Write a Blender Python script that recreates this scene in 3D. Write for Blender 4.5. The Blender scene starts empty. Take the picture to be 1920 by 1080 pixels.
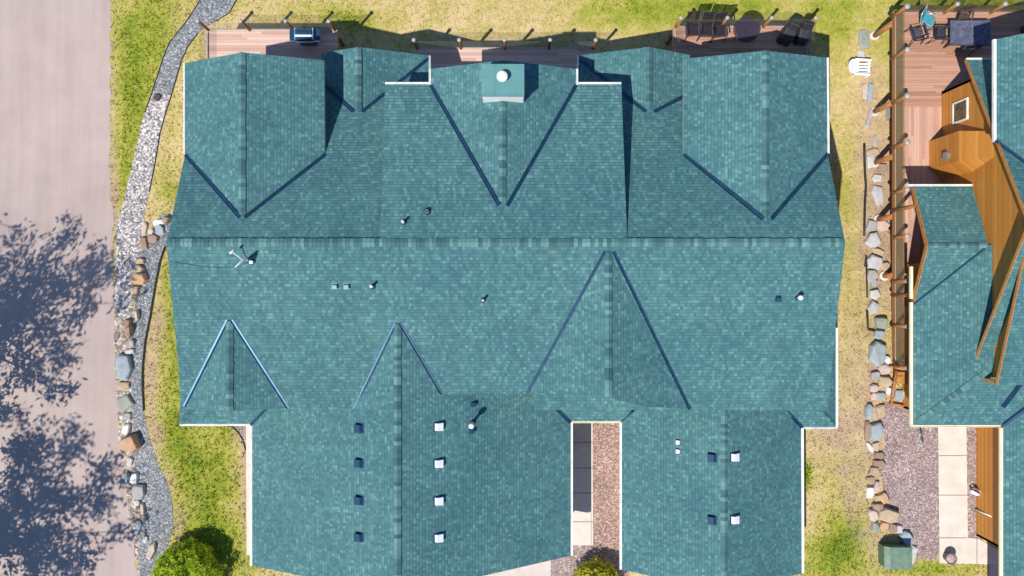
import bpy, bmesh, math, random
from mathutils import Vector, Matrix, noise
random.seed(7)
S = bpy.context.scene
C = S.collection
R_ = math.radians
# ------------------------------------------------------------------ camera, sky, sun, exposure
H = 36.0            # height of the drone above the lower lawn
F = 1280.0          # focal length in pixels of the 1920 wide photograph
cam_d = bpy.data.cameras.new('camera'); cam = bpy.data.objects.new('camera', cam_d); C.objects.link(cam)
cam.location = (0, 0, H); cam.rotation_euler = (0, 0, 0)
cam_d.sensor_width = 36; cam_d.lens = 24; cam_d.clip_end = 2000
S.camera = cam
KX, KY = 0.469, 0.531      # a shadow's run east and north per metre of height
sun_el = math.atan(1/math.hypot(KX, KY))
w = bpy.data.worlds.new('World'); S.world = w; w.use_nodes = True
nt = w.node_tree; bg = nt.nodes['Background']
sky = nt.nodes.new('ShaderNodeTexSky'); sky.sky_type = 'NISHITA'; sky.sun_disc = False
sky.sun_elevation = sun_el; sky.sun_rotation = math.atan2(-KX, -KY)
sky.air_density = 1.0; sky.dust_density = 0.0; sky.ozone_density = 8.0
nt.links.new(sky.outputs[0], bg.inputs[0]); bg.inputs[1].default_value = 0.12
sl = bpy.data.lights.new('sun', 'SUN'); so = bpy.data.objects.new('sun', sl); C.objects.link(so)
sl.energy = 4.9; sl.angle = R_(0.5); sl.color = (1.0, 0.945, 0.85)
so.rotation_euler = Vector((KX, KY, -1)).to_track_quat('-Z', 'Y').to_euler()
so.location = (-20, -22, 45)
S.view_settings.view_transform = 'Standard'; S.view_settings.look = 'None'
S.view_settings.exposure = 0.25; S.view_settings.gamma = 1.0

# ------------------------------------------------------------------ helpers
def clamp(x, a=0.0, b=1.0): return max(a, min(b, x))
def zg(Y):                                   # height of the ground, which climbs towards the south
    t = clamp((7.5 - Y)/13.5); return 1.8*t*t*(3 - 2*t)
def P(px, py, z):
    q = (H - z)/F; return Vector(((px - 960)*q, (540 - py)*q, z))
def G(px, py, dz=0.0):
    z = 0.5
    for _ in range(12): z = zg((540 - py)*(H - z)/F) + dz
    return P(px, py, z)

def link(o, parent=None):
    C.objects.link(o)
    if parent: o.parent = parent
    return o
def obj(name, bm, mats, parent=None, smooth=False):
    me = bpy.data.meshes.new(name); bm.normal_update(); bm.to_mesh(me); bm.free()
    for m in (mats if isinstance(mats, (list, tuple)) else [mats]): me.materials.append(m)
    if smooth:
        for p in me.polygons: p.use_smooth = True
    o = bpy.data.objects.new(name, me)
    if parent: o.matrix_parent_inverse = parent.matrix_world.inverted() if False else Matrix()
    return link(o, parent)
def tag(o, label, cat, group=None):
    o['label'] = label; o['category'] = cat
    if group: o['group'] = group
    return o
def thing(name, label, cat, loc=(0, 0, 0), rz=0.0, group=None):
    o = bpy.data.objects.new(name, None); o.empty_display_size = 0.3
    o.location = loc; o.rotation_euler = (0, 0, rz); C.objects.link(o)
    return tag(o, label, cat, group)
def copy_tree(o, parent=None):
    c = o.copy(); C.objects.link(c); c.parent = parent
    for ch in list(o.children): copy_tree(ch, c)
    return c
def uvlayer(bm):
    return bm.loops.layers.uv.get('UVMap') or bm.loops.layers.uv.new('UVMap')
def box(bm, x0, x1, y0, y1, z0, z1, mi=0, M=None):
    vs = [Vector(p) for p in ((x0,y0,z0),(x1,y0,z0),(x1,y1,z0),(x0,y1,z0),(x0,y0,z1),(x1,y0,z1),(x1,y1,z1),(x0,y1,z1))]
    if M: vs = [M @ v for v in vs]
    v = [bm.verts.new(p) for p in vs]; fs = []
    for f in ((3,2,1,0),(4,5,6,7),(0,1,5,4),(1,2,6,5),(2,3,7,6),(3,0,4,7)):
        fc = bm.faces.new([v[i] for i in f]); fc.material_index = mi; fs.append(fc)
    return fs
def frame_of(d):
    d = d.normalized(); up = Vector((0,0,1)) if abs(d.z) < 0.95 else Vector((1,0,0))
    a = d.cross(up).normalized(); b = a.cross(d).normalized(); return a, b
def tube(bm, pts, radii, n=8, mi=0, caps=True):
    pts = [Vector(p) for p in pts]
    if not isinstance(radii, (list, tuple)): radii = [radii]*len(pts)
    rings = []
    for i, p in enumerate(pts):
        d = pts[min(i+1, len(pts)-1)] - pts[max(i-1, 0)]
        a, b = frame_of(d)
        rings.append([bm.verts.new(p + (a*math.cos(k*2*math.pi/n) + b*math.sin(k*2*math.pi/n))*radii[i]) for k in range(n)])
    for r0, r1 in zip(rings, rings[1:]):
        for k in range(n):
            f = bm.faces.new((r0[k], r0[(k+1)%n], r1[(k+1)%n], r1[k])); f.material_index = mi; f.smooth = True
    if caps:
        f = bm.faces.new(rings[0][::-1]); f.material_index = mi
        f = bm.faces.new(rings[-1]); f.material_index = mi
def bar(bm, a, b, wd, ht, mi=0):
    a, b = Vector(a), Vector(b); d = (b - a).normalized(); s, u = frame_of(d)
    M = Matrix((( s.x, d.x, u.x, a.x), (s.y, d.y, u.y, a.y), (s.z, d.z, u.z, a.z), (0,0,0,1)))
    return box(bm, -wd/2, wd/2, 0, (b-a).length, -ht/2, ht/2, mi, M)
def lathe(bm, prof, n=24, mi=0, M=None):
    rings = []
    for r, z in prof:
        rings.append([bm.verts.new((M @ Vector((r*math.cos(k*2*math.pi/n), r*math.sin(k*2*math.pi/n), z))) if M else Vector((r*math.cos(k*2*math.pi/n), r*math.sin(k*2*math.pi/n), z))) for k in range(n)])
    for r0, r1 in zip(rings, rings[1:]):
        for k in range(n):
            f = bm.faces.new((r0[k], r0[(k+1)%n], r1[(k+1)%n], r1[k])); f.material_index = mi; f.smooth = True
    bm.faces.new(rings[0][::-1]).material_index = mi; bm.faces.new(rings[-1]).material_index = mi

# ------------------------------------------------------------------ materials
def mat(name):
    m = bpy.data.materials.new(name); m.use_nodes = True
    return m, m.node_tree.nodes, m.node_tree.links, m.node_tree.nodes['Principled BSDF']
def N(ns, t, **k):
    n = ns.new('ShaderNode'+t)
    for a, b in k.items():
        if a == 'op': n.operation = b
        elif hasattr(n, a): setattr(n, a, b)
    return n
def math_(ns, ls, op, a, b=None, c=None):
    n = ns.new('ShaderNodeMath'); n.operation = op
    for i, x in enumerate((a, b, c)):
        if x is None: continue
        if isinstance(x, (int, float)): n.inputs[i].default_value = x
        else: ls.new(x, n.inputs[i])
    return n.outputs[0]
def ramp(ns, ls, fac, stops, interp='LINEAR'):
    r = ns.new('ShaderNodeValToRGB'); r.color_ramp.interpolation = interp
    e = r.color_ramp.elements
    while len(e) > 1: e.remove(e[0])
    e[0].position = stops[0][0]; e[0].color = (*stops[0][1], 1)
    for p, c in stops[1:]:
        x = e.new(p); x.color = (*c, 1)
    ls.new(fac, r.inputs[0]); return r.outputs[0]
def mixc(ns, ls, fac, a, b, mode='MIX'):
    n = ns.new('ShaderNodeMix'); n.data_type = 'RGBA'; n.blend_type = mode
    for sock, x in ((n.inputs[0], fac), (n.inputs[6], a), (n.inputs[7], b)):
        if isinstance(x, (int, float)): sock.default_value = x
        elif isinstance(x, tuple): sock.default_value = (*x, 1)
        else: ls.new(x, sock)
    return n.outputs[2]
def noise_(ns, ls, vec, scale, detail=4, rough=0.6):
    n = ns.new('ShaderNodeTexNoise'); n.inputs['Scale'].default_value = scale
    n.inputs['Detail'].default_value = detail; n.inputs['Roughness'].default_value = rough
    if vec is not None: ls.new(vec, n.inputs['Vector'])
    return n.outputs[0]
def bump(ns, ls, height, strength, dist, bsdf):
    b = ns.new('ShaderNodeBump'); b.inputs['Strength'].default_value = strength; b.inputs['Distance'].default_value = dist
    ls.new(height, b.inputs['Height']); ls.new(b.outputs[0], bsdf.inputs['Normal']); return b
def plain(name, col, rough=0.6, metal=0.0, var=0.12, scale=6.0, bmp=0.0, spec=0.5):
    m, ns, ls, b = mat(name)
    tc = ns.new('ShaderNodeTexCoord'); n = noise_(ns, ls, tc.outputs['Object'], scale, 5)
    lo = tuple(c*(1-var*1.6) for c in col); hi = tuple(min(1, c*(1+var)) for c in col)
    ls.new(ramp(ns, ls, n, [(0.3, lo), (0.7, hi)]), b.inputs['Base Color'])
    b.inputs['Roughness'].default_value = rough; b.inputs['Metallic'].default_value = metal
    b.inputs['Specular IOR Level'].default_value = spec
    if bmp: bump(ns, ls, n, bmp, 0.02, b)
    return m

def shingle_mat(name, row=0.14, tab=0.12, cols=None, lip=1.0):
    m, ns, ls, b = mat(name)
    uv = ns.new('ShaderNodeUVMap'); uv.uv_map = 'UVMap'
    sp = ns.new('ShaderNodeSeparateXYZ'); ls.new(uv.outputs[0], sp.inputs[0])
    vr = math_(ns, ls, 'DIVIDE', sp.outputs[1], row)
    rowi = math_(ns, ls, 'FLOOR', vr); fr = math_(ns, ls, 'FRACT', vr)
    wn = ns.new('ShaderNodeTexWhiteNoise'); wn.noise_dimensions = '1D'; ls.new(rowi, wn.inputs['W'])
    uu = math_(ns, ls, 'ADD', math_(ns, ls, 'DIVIDE', sp.outputs[0], tab), math_(ns, ls, 'MULTIPLY', wn.outputs[0], 7.3))
    coli = math_(ns, ls, 'FLOOR', uu)
    cb = ns.new('ShaderNodeCombineXYZ'); ls.new(coli, cb.inputs[0]); ls.new(rowi, cb.inputs[1])
    w2 = ns.new('ShaderNodeTexWhiteNoise'); w2.noise_dimensions = '2D'; ls.new(cb.outputs[0], w2.inputs['Vector'])
    col = ramp(ns, ls, w2.outputs[0], cols)
    geo = ns.new('ShaderNodeNewGeometry')
    big = noise_(ns, ls, geo.outputs['Position'], 0.35, 5, 0.62)
    col = mixc(ns, ls, 1.0, col, ramp(ns, ls, big, [(0.3, (0.78, 0.86, 0.89)), (0.7, (1.16, 1.10, 1.06))]), 'MULTIPLY')
    dirt = noise_(ns, ls, geo.outputs['Position'], 0.9, 6, 0.7)
    col = mixc(ns, ls, ramp(ns, ls, dirt, [(0.58, (0, 0, 0)), (0.82, (0.45, 0.45, 0.45))]), col, (0.105, 0.135, 0.105))
    sv = ns.new('ShaderNodeCombineXYZ'); ls.new(math_(ns, ls, 'MULTIPLY', sp.outputs[0], 1.5), sv.inputs[0]); ls.new(math_(ns, ls, 'MULTIPLY', sp.outputs[1], 0.16), sv.inputs[1])
    streak = noise_(ns, ls, sv.outputs[0], 1.0, 5, 0.7)
    col = mixc(ns, ls, 1.0, col, ramp(ns, ls, streak, [(0.3, (0.87, 0.89, 0.90)), (0.7, (1.08, 1.07, 1.06))]), 'MULTIPLY')
    fine = noise_(ns, ls, geo.outputs['Position'], 55, 2, 0.7)
    col = mixc(ns, ls, 1.0, col, ramp(ns, ls, fine, [(0.3, (0.9, 0.9, 0.9)), (0.7, (1.1, 1.1, 1.1))]), 'MULTIPLY')
    butt = math_(ns, ls, 'GREATER_THAN', fr, 0.80)          # darker band along the lower edge of each course
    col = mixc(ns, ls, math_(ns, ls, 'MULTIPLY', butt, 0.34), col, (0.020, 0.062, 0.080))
    ls.new(col, b.inputs['Base Color']); b.inputs['Roughness'].default_value = 0.85
    b.inputs['Specular IOR Level'].default_value = 0.3
    # every course tips up towards its lower edge; some tabs are laminated thicker
    h = math_(ns, ls, 'ADD', math_(ns, ls, 'POWER', fr, 0.6), math_(ns, ls, 'MULTIPLY', w2.outputs[0], 0.5))
    bump(ns, ls, h, lip, 0.010, b)
    return m
TEAL = [(0.0, (0.044, 0.128, 0.144)), (0.4, (0.058, 0.156, 0.168)), (0.75, (0.071, 0.178, 0.187)), (0.92, (0.086, 0.206, 0.211)), (1.0, (0.112, 0.248, 0.246))]
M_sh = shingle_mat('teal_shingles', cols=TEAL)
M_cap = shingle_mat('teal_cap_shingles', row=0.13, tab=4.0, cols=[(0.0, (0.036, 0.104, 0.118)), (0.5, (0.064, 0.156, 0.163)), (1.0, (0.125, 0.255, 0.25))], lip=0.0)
M_flash = plain('dark_blue_valley_metal', (0.016, 0.052, 0.105), 0.38, 0.4, 0.2, 3, 0, 0.3)
M_fascia = plain('fascia_board', (0.30, 0.38, 0.36), 0.6)
M_white = plain('white_gutter_paint', (0.72, 0.73, 0.69), 0.45, 0, 0.12, 2)
M_cream = plain('cream_gutter_paint', (0.78, 0.75, 0.54), 0.45, 0, 0.08, 2)
M_blue_and_reflect = plain('blue_paint_and_dark_reflection', (0.012, 0.055, 0.11), 0.6, 0, 0.15, 5, 0, 0.15)  # on the west-slope vents this colour stands in for a dark sky reflection
M_white_and_glint = plain('white_paint_and_sun_glint', (0.66, 0.68, 0.70), 0.4, 0, 0.05, 5)  # on the east-slope vents this colour stands in for a sun glint
M_teal_metal = plain('teal_painted_metal', (0.10, 0.255, 0.25), 0.5, 0, 0.08, 2)
M_grey_metal = plain('grey_metal', (0.35, 0.36, 0.37), 0.4, 0.6, 0.1, 5)
M_black = plain('black_rubber', (0.02, 0.02, 0.022), 0.6, 0, 0.2, 5)
M_pvc = plain('white_plastic_pipe', (0.78, 0.78, 0.76), 0.5, 0, 0.06, 5)
M_dirtlead = plain('dark_lead_collar', (0.035, 0.05, 0.06), 0.5, 0.2, 0.15, 5)

def siding_mat(name, cols, board=0.15, vertical=True, rough=0.55):
    m, ns, ls, b = mat(name)
    uv = ns.new('ShaderNodeUVMap'); uv.uv_map = 'UVMap'
    sp = ns.new('ShaderNodeSeparateXYZ'); ls.new(uv.outputs[0], sp.inputs[0])
    a, c = (sp.outputs[0], sp.outputs[1]) if vertical else (sp.outputs[1], sp.outputs[0])
    d = math_(ns, ls, 'DIVIDE', a, board); fl = math_(ns, ls, 'FLOOR', d); fr = math_(ns, ls, 'FRACT', d)
    wn = ns.new('ShaderNodeTexWhiteNoise'); wn.noise_dimensions = '1D'; ls.new(fl, wn.inputs['W'])
    cb = ns.new('ShaderNodeCombineXYZ'); ls.new(math_(ns, ls, 'MULTIPLY', a, 14), cb.inputs[0]); ls.new(math_(ns, ls, 'ADD', c, math_(ns, ls, 'MULTIPLY', fl, 3.7)), cb.inputs[1])
    g = noise_(ns, ls, cb.outputs[0], 1.6, 5, 0.65)
    f = math_(ns, ls, 'ADD', math_(ns, ls, 'MULTIPLY', wn.outputs[0], 0.5), math_(ns, ls, 'MULTIPLY', g, 0.6))
    ls.new(ramp(ns, ls, f, [(0.15, cols[0]), (0.55, cols[1]), (0.95, cols[2])]), b.inputs['Base Color'])
    b.inputs['Roughness'].default_value = rough
    edge = math_(ns, ls, 'MINIMUM', math_(ns, ls, 'MULTIPLY', fr, 9), math_(ns, ls, 'MULTIPLY', math_(ns, ls, 'SUBTRACT', 1.0, fr), 9))
    bump(ns, ls, math_(ns, ls, 'MINIMUM', edge, 1.0), 0.6, 0.012, b)
    return m
M_cedar = siding_mat('orange_cedar_siding', [(0.36, 0.135, 0.018), (0.46, 0.19, 0.030), (0.56, 0.255, 0.052)], 0.13, False)
M_siding_tan = siding_mat('pale_lap_siding', [(0.56, 0.52, 0.46), (0.62, 0.58, 0.52), (0.67, 0.63, 0.57)], 0.15, False)
M_cedar_h = siding_mat('stained_beam_wood', [(0.28, 0.10, 0.022), (0.40, 0.165, 0.042), (0.50, 0.23, 0.075)], 0.3)
M_deck_pink = siding_mat('pale_red_deck_wood', [(0.40, 0.24, 0.185), (0.54, 0.355, 0.29), (0.66, 0.49, 0.42)], 0.14)
M_deck_red = siding_mat('red_cedar_deck_wood', [(0.29, 0.14, 0.088), (0.41, 0.22, 0.15), (0.51, 0.31, 0.225)], 0.14)
M_deck_mid = siding_mat('worn_red_deck_wood', [(0.37, 0.21, 0.15), (0.48, 0.29, 0.22), (0.58, 0.39, 0.31)], 0.14)
M_log = plain('stained_log', (0.36, 0.15, 0.05), 0.55, 0, 0.25, 9, 0.3)
M_log_dark = plain('dark_stained_log', (0.17, 0.065, 0.032), 0.55, 0, 0.25, 9, 0.3)
M_capg = plain('pale_grey_post_cap', (0.36, 0.36, 0.37), 0.5, 0, 0.15, 12)
def glass_mat(name, tint, mixf=0.25, body=(0.3, 0.27, 0.2)):
    m, ns, ls, b = mat(name); ns.remove(b)
    tr = ns.new('ShaderNodeBsdfTransparent'); tr.inputs[0].default_value = (*tint, 1)
    gl = ns.new('ShaderNodeBsdfPrincipled'); gl.inputs['Base Color'].default_value = (*body, 1); gl.inputs['Roughness'].default_value = 0.15
    mx = ns.new('ShaderNodeMixShader'); mx.inputs[0].default_value = mixf
    ls.new(tr.outputs[0], mx.inputs[1]); ls.new(gl.outputs[0], mx.inputs[2]); ls.new(mx.outputs[0], ns['Material Output'].inputs[0])
    return m
M_glass = glass_mat('tinted_railing_glass', (0.80, 0.80, 0.72), 0.2, (0.36, 0.32, 0.22)); M_glassc = glass_mat('clear_railing_glass', (0.95, 0.95, 0.93), 0.10, (0.4, 0.38, 0.34))
M_mesh = glass_mat('dark_sling_mesh', (0.62, 0.60, 0.62), 0.34, (0.05, 0.045, 0.06))
M_tglass = glass_mat('smoked_table_glass', (0.50, 0.48, 0.55), 0.30, (0.10, 0.09, 0.13))

# ground coverings
def gravel_mat(name, stops, scale=16, big=(0.85, 1.1), bs=0.8):
    m, ns, ls, b = mat(name)
    geo = ns.new('ShaderNodeNewGeometry')
    v = ns.new('ShaderNodeTexVoronoi'); v.inputs['Scale'].default_value = scale; ls.new(geo.outputs['Position'], v.inputs['Vector'])
    sp = ns.new('ShaderNodeSeparateColor'); ls.new(v.outputs['Color'], sp.inputs[0])
    col = ramp(ns, ls, sp.outputs[0], stops)
    n = noise_(ns, ls, geo.outputs['Position'], 0.9, 5)
    col = mixc(ns, ls, 1.0, col, ramp(ns, ls, n, [(0.3, (big[0],)*3), (0.7, (big[1],)*3)]), 'MULTIPLY')
    ls.new(col, b.inputs['Base Color']); b.inputs['Roughness'].default_value = 0.9
    h = math_(ns, ls, 'SUBTRACT', 1.0, v.outputs['Distance'])
    bump(ns, ls, h, bs, 0.03, b); return m
M_grav_dark = gravel_mat('grey_gravel', [(0, (0.08, 0.09, 0.105)), (0.5, (0.185, 0.20, 0.215)), (0.85, (0.29, 0.30, 0.31)), (1, (0.46, 0.46, 0.44))], 15)
M_grav_light = gravel_mat('white_river_gravel', [(0, (0.10, 0.097, 0.11)), (0.35, (0.29, 0.265, 0.265)), (0.75, (0.47, 0.43, 0.42)), (1, (0.74, 0.70, 0.68))], 12)
M_grav_pink = gravel_mat('pink_gravel', [(0, (0.16, 0.11, 0.105)), (0.45, (0.29, 0.21, 0.20)), (0.85, (0.385, 0.30, 0.285)), (1, (0.58, 0.50, 0.46))], 18)
M_grav_red = gravel_mat('red_brown_gravel', [(0, (0.17, 0.10, 0.085)), (0.45, (0.32, 0.20, 0.165)), (0.85, (0.43, 0.30, 0.255)), (1, (0.60, 0.48, 0.42))], 17)
M_rubble = gravel_mat('rubbly_soil', [(0, (0.14, 0.11, 0.09)), (0.4, (0.30, 0.235, 0.19)), (0.8, (0.42, 0.36, 0.32)), (1, (0.62, 0.58, 0.54))], 9)
def road_mat():
    m, ns, ls, b = mat('pale_pink_asphalt'); geo = ns.new('ShaderNodeNewGeometry')
    mp = ns.new('ShaderNodeMapping'); mp.inputs['Scale'].default_value = (1.6, 0.06, 1); ls.new(geo.outputs['Position'], mp.inputs['Vector'])
    st = noise_(ns, ls, mp.outputs[0], 1.0, 6, 0.65); bl = noise_(ns, ls, geo.outputs['Position'], 0.5, 6, 0.65); fi = noise_(ns, ls, geo.outputs['Position'], 26, 3, 0.8)
    f = math_(ns, ls, 'ADD', math_(ns, ls, 'MULTIPLY', st, 0.4), math_(ns, ls, 'ADD', math_(ns, ls, 'MULTIPLY', bl, 0.35), math_(ns, ls, 'MULTIPLY', fi, 0.35)))
    ls.new(ramp(ns, ls, f, [(0.36, (0.31, 0.24, 0.218)), (0.55, (0.40, 0.318, 0.292)), (0.76, (0.475, 0.388, 0.358))]), b.inputs['Base Color'])
    b.inputs['Roughness'].default_value = 0.95; bump(ns, ls, fi, 0.4, 0.01, b); return m
M_road = road_mat()
def concrete_mat(name, c0, c1):
    m, ns, ls, b = mat(name); geo = ns.new('ShaderNodeNewGeometry')
    bl = noise_(ns, ls, geo.outputs['Position'], 1.1, 7, 0.7); fi = noise_(ns, ls, geo.outputs['Position'], 30, 3, 0.8)
    f = math_(ns, ls, 'ADD', math_(ns, ls, 'MULTIPLY', bl, 0.7), math_(ns, ls, 'MULTIPLY', fi, 0.3))
    ls.new(ramp(ns, ls, f, [(0.36, c0), (0.62, c1)]), b.inputs['Base Color']); b.inputs['Roughness'].default_value = 0.9
    bump(ns, ls, fi, 0.25, 0.006, b); return m
M_conc = concrete_mat('pale_concrete', (0.52, 0.46, 0.40), (0.67, 0.61, 0.54))
M_drive = concrete_mat('pinkish_drive_concrete', (0.46, 0.39, 0.36), (0.57, 0.50, 0.47))
M_joint = plain('concrete_joint', (0.26, 0.22, 0.19), 0.9)

def lawn_mat(name, blades=False):
    m, ns, ls, b = mat(name); geo = ns.new('ShaderNodeNewGeometry')
    at = ns.new('ShaderNodeAttribute'); at.attribute_name = 'cover'
    sp = ns.new('ShaderNodeSeparateColor'); ls.new(at.outputs['Color'], sp.inputs[0])
    pos = geo.outputs['Position']
    n1 = noise_(ns, ls, pos, 0.9, 7, 0.68); n2 = noise_(ns, ls, pos, 4.5, 5, 0.7); n3 = noise_(ns, ls, pos, 16, 3, 0.8)
    nn = math_(ns, ls, 'ADD', math_(ns, ls, 'MULTIPLY', n1, 0.5), math_(ns, ls, 'ADD', math_(ns, ls, 'MULTIPLY', n2, 0.35), math_(ns, ls, 'MULTIPLY', n3, 0.35)))
    g = math_(ns, ls, 'ADD', sp.outputs[0], math_(ns, ls, 'MULTIPLY', math_(ns, ls, 'SUBTRACT', nn, 0.6), 2.9))
    col = ramp(ns, ls, g, [(0.0, (0.66, 0.51, 0.29)), (0.28, (0.53, 0.435, 0.17)), (0.52, (0.42, 0.39, 0.085)), (0.8, (0.275, 0.315, 0.032)), (1.0, (0.165, 0.235, 0.02))])
    s = math_(ns, ls, 'ADD', sp.outputs[1], math_(ns, ls, 'MULTIPLY', math_(ns, ls, 'SUBTRACT', nn, 0.6), 2.2))
    soil = ramp(ns, ls, n3, [(0.28, (0.25, 0.165, 0.10)), (0.5, (0.47, 0.34, 0.225)), (0.72, (0.64, 0.50, 0.37))])
    col = mixc(ns, ls, ramp(ns, ls, s, [(0.35, (0, 0, 0)), (0.75, (1, 1, 1))]), col, soil)
    if blades:
        oi = ns.new('ShaderNodeAttribute'); oi.attribute_name = 'shade'
        col = mixc(ns, ls, 1.0, col, oi.outputs['Color'], 'MULTIPLY')
    ls.new(col, b.inputs['Base Color']); b.inputs['Roughness'].default_value = 0.9; b.inputs['Specular IOR Level'].default_value = 0.15
    if not blades:
        fine = noise_(ns, ls, pos, 22, 4, 0.8)
        bump(ns, ls, fine, 0.9, 0.06, b)
    return m
M_lawn = lawn_mat('lawn'); M_blade = lawn_mat('grass_blades', True)

# ------------------------------------------------------------------ the ground
GREEN = [  # x, y, rx, ry, amount (photo pixels on the lawn): where the lawn is greener
 (265,70,70,130,.50),(250,200,40,120,.42),(232,330,25,90,.45),(330,20,60,60,.15),(650,35,70,25,.45),(1150,15,90,40,.35),(1270,20,130,30,.40),(1400,12,140,28,.45),(1580,30,60,60,.30),
 (1560,60,40,50,.25),(1660,90,30,60,.22),(1590,400,40,130,.18),(1575,300,25,60,.15),(1640,620,40,60,.15),
 (330,650,40,160,.45),(322,520,20,60,.30),(380,880,75,110,.60),(330,830,40,60,.25),(400,1010,80,70,.55),(460,1060,60,30,.2),
 (1580,1040,70,50,.60),(1610,975,40,60,.35),(1560,1000,35,50,.25),(1570,870,30,60,.25),(1620,870,25,30,.3),(1700,1062,60,20,.40),(1780,1065,60,18,.45),(1512,890,12,25,.5),(1530,1070,30,20,.3),
 (1800,5,160,18,.55),(560,5,120,25,.12),(320,330,25,50,.12),(320,360,20,25,.25),(430,790,30,40,.3)]
SOIL = [(282,700,13,110,.75),(300,600,12,70,.6),(296,830,14,60,.6),(318,900,14,40,.6),(335,990,14,60,.55),(325,465,22,20,.3),(322,520,12,30,.35),(458,920,10,120,.75),(448,820,20,40,.5),(360,950,20,30,.25),(430,950,14,16,.6),(436,880,8,10,.4),
 (900,30,170,40,.18),(720,15,60,25,.15),(1010,45,60,30,.12),(1630,240,34,90,.55),(1640,360,36,90,.7),(1640,480,36,90,.75),(1610,620,40,60,.3),(1590,720,50,90,.32),(1560,830,60,60,.5),(1640,860,26,110,.7),(1640,700,35,60,.5),(1590,900,30,60,.4),
 (1600,950,25,40,.35),(1640,1030,36,50,.6),(1700,1050,40,14,.5),(1620,150,22,50,.4),(1650,140,20,40,.3),(300,260,16,80,.35),(1668,420,20,200,.6),(1580,790,80,40,.3),(240,100,20,40,.1),(330,30,20,60,.25),(350,70,16,40,.4),(300,220,12,60,.3),(210,200,14,220,.5),(212,380,14,80,.6),(1520,930,14,80,.3)]
def cover(px, py):
    g, s = 0.20, 0.17
    for cx, cy, rx, ry, a in GREEN:
        d = ((px-cx)/rx)**2 + ((py-cy)/ry)**2
        if d < 6: g += a*math.exp(-d)
    for cx, cy, rx, ry, a in SOIL:
        d = ((px-cx)/rx)**2 + ((py-cy)/ry)**2
        if d < 6: s += .72*a*math.exp(-d)
    return g, s
def to_px(X, Y):
    q = (H - zg(Y))/F; return 960 + X/q, 540 - Y/q
def set_cover(me):
    ca = me.color_attributes.new('cover', 'FLOAT_COLOR', 'POINT')
    vals = []
    for v in me.vertices:
        if abs(v.co.x) < 40 and abs(v.co.y) < 30: g, s = cover(*to_px(v.co.x, v.co.y))
        else: g, s = 0.55, 0.1
        vals += [g, s, 0, 1]
    ca.data.foreach_set('color', vals)
def axis(a, b, st, far):
    n = int(round((b-a)/st)); return [-far, -far/3, a-12] + [a + i*st for i in range(n+1)] + [b+12, far/3, far]
xs = axis(-31.5, 31.5, 0.3, 420); ys = axis(-18, 18, 0.25, 420)
bm = bmesh.new()
gv = [[bm.verts.new((x, y, zg(y))) for x in xs] for y in ys]
for j in range(len(ys)-1):
    for i in range(len(xs)-1): bm.faces.new((gv[j][i], gv[j][i+1], gv[j+1][i+1], gv[j+1][i]))
ground = obj('ground', bm, M_lawn); ground['kind'] = 'structure'; set_cover(ground.data)

def wob(pts, step=0.35, amp=0.05, seed=0):      # roughen an outline on the ground
    out = []
    for i in range(len(pts)):
        a, b = pts[i], pts[(i+1) % len(pts)]; n = max(1, int((b-a).length/step))
        for k in range(n):
            p = a.lerp(b, k/n)
            if abs(p.x) < 29 and abs(p.y) < 17:
                p = p + Vector((noise.noise(p*1.7 + Vector((seed,0,0))), noise.noise(p*1.7 + Vector((0,seed,9))), 0))*amp*2
            out.append(p)
    return out
def sheet(name, px, m, lift, kind='structure', amp=0.05, world=None):
    pts = [Vector(p) for p in world] if world else [G(*p) for p in px]
    for p in pts: p.z = 0
    if amp: pts = wob(pts, 0.35, amp, lift*1000)
    bm = bmesh.new(); bm.faces.new([bm.verts.new(p) for p in pts])
    y = -18.0
    y0, y1 = min(p.y for p in pts), max(p.y for p in pts)
    while y <= 18.0:
        if y0 < y < y1:
            bmesh.ops.bisect_plane(bm, geom=bm.verts[:]+bm.edges[:]+bm.faces[:], plane_co=(0, y, 0), plane_no=(0, 1, 0), dist=1e-5)
        y += 0.25
    bmesh.ops.triangulate(bm, faces=bm.faces[:])
    for v in bm.verts: v.co.z = zg(v.co.y) + lift
    for f in bm.faces:
        f.normal_update()
        if f.normal.z < 0: f.normal_flip()
    o = obj(name, bm, m)
    if kind: o['kind'] = kind
    return o
road_edge = [(207,-120),(208,0),(207,200),(205,330),(211,430),(214,520),(215,600),(217,700),(222,800),(234,900),(249,1000),(258,1080),(270,1180)]
sheet('road', road_edge + [(-420,1180),(-420,-120)], M_road, 0.006, amp=0.10)
# light river gravel bed, then the two runs of grey gravel path
LG = [(285,176),(272,210),(262,240),(250,300),(240,340),(228,390),(218,425),(217,500),(215,560),(214,590),(236,600),(250,560),(262,520),(268,470),(276,440),(272,415),(270,405),(280,360),(290,310),(300,250),(310,215),(322,177)]
sheet('white_gravel_bed', LG, M_grav_light, 0.008, amp=0.04)
PA = [(395,-60),(376,0),(350,40),(318,80),(305,112),(296,140),(284,178),(322,178),(333,140),(340,115),(352,88),(370,62),(386,50),(405,40),(430,25),(444,0),(462,-60)]
sheet('gravel_path', PA, M_grav_dark, 0.012, amp=0.02)
PB = [(318,398),(322,404),(322,446),(310,463),(301,490),(291,540),(283,590),(273,640),(268,690),(268,720),(270,770),(275,800),(284,830),(300,880),(313,902),(322,930),(325,960),(325,990),(312,1030),(296,1080),(280,1180),(262,1180),(262,1080),(262,1000),(266,960),(258,900),(250,850),(250,780),(246,700),(248,620),(256,540),(265,480),(283,447),(300,405)]
sheet('gravel_path', PB, M_grav_dark, 0.012, amp=0.02)
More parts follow.
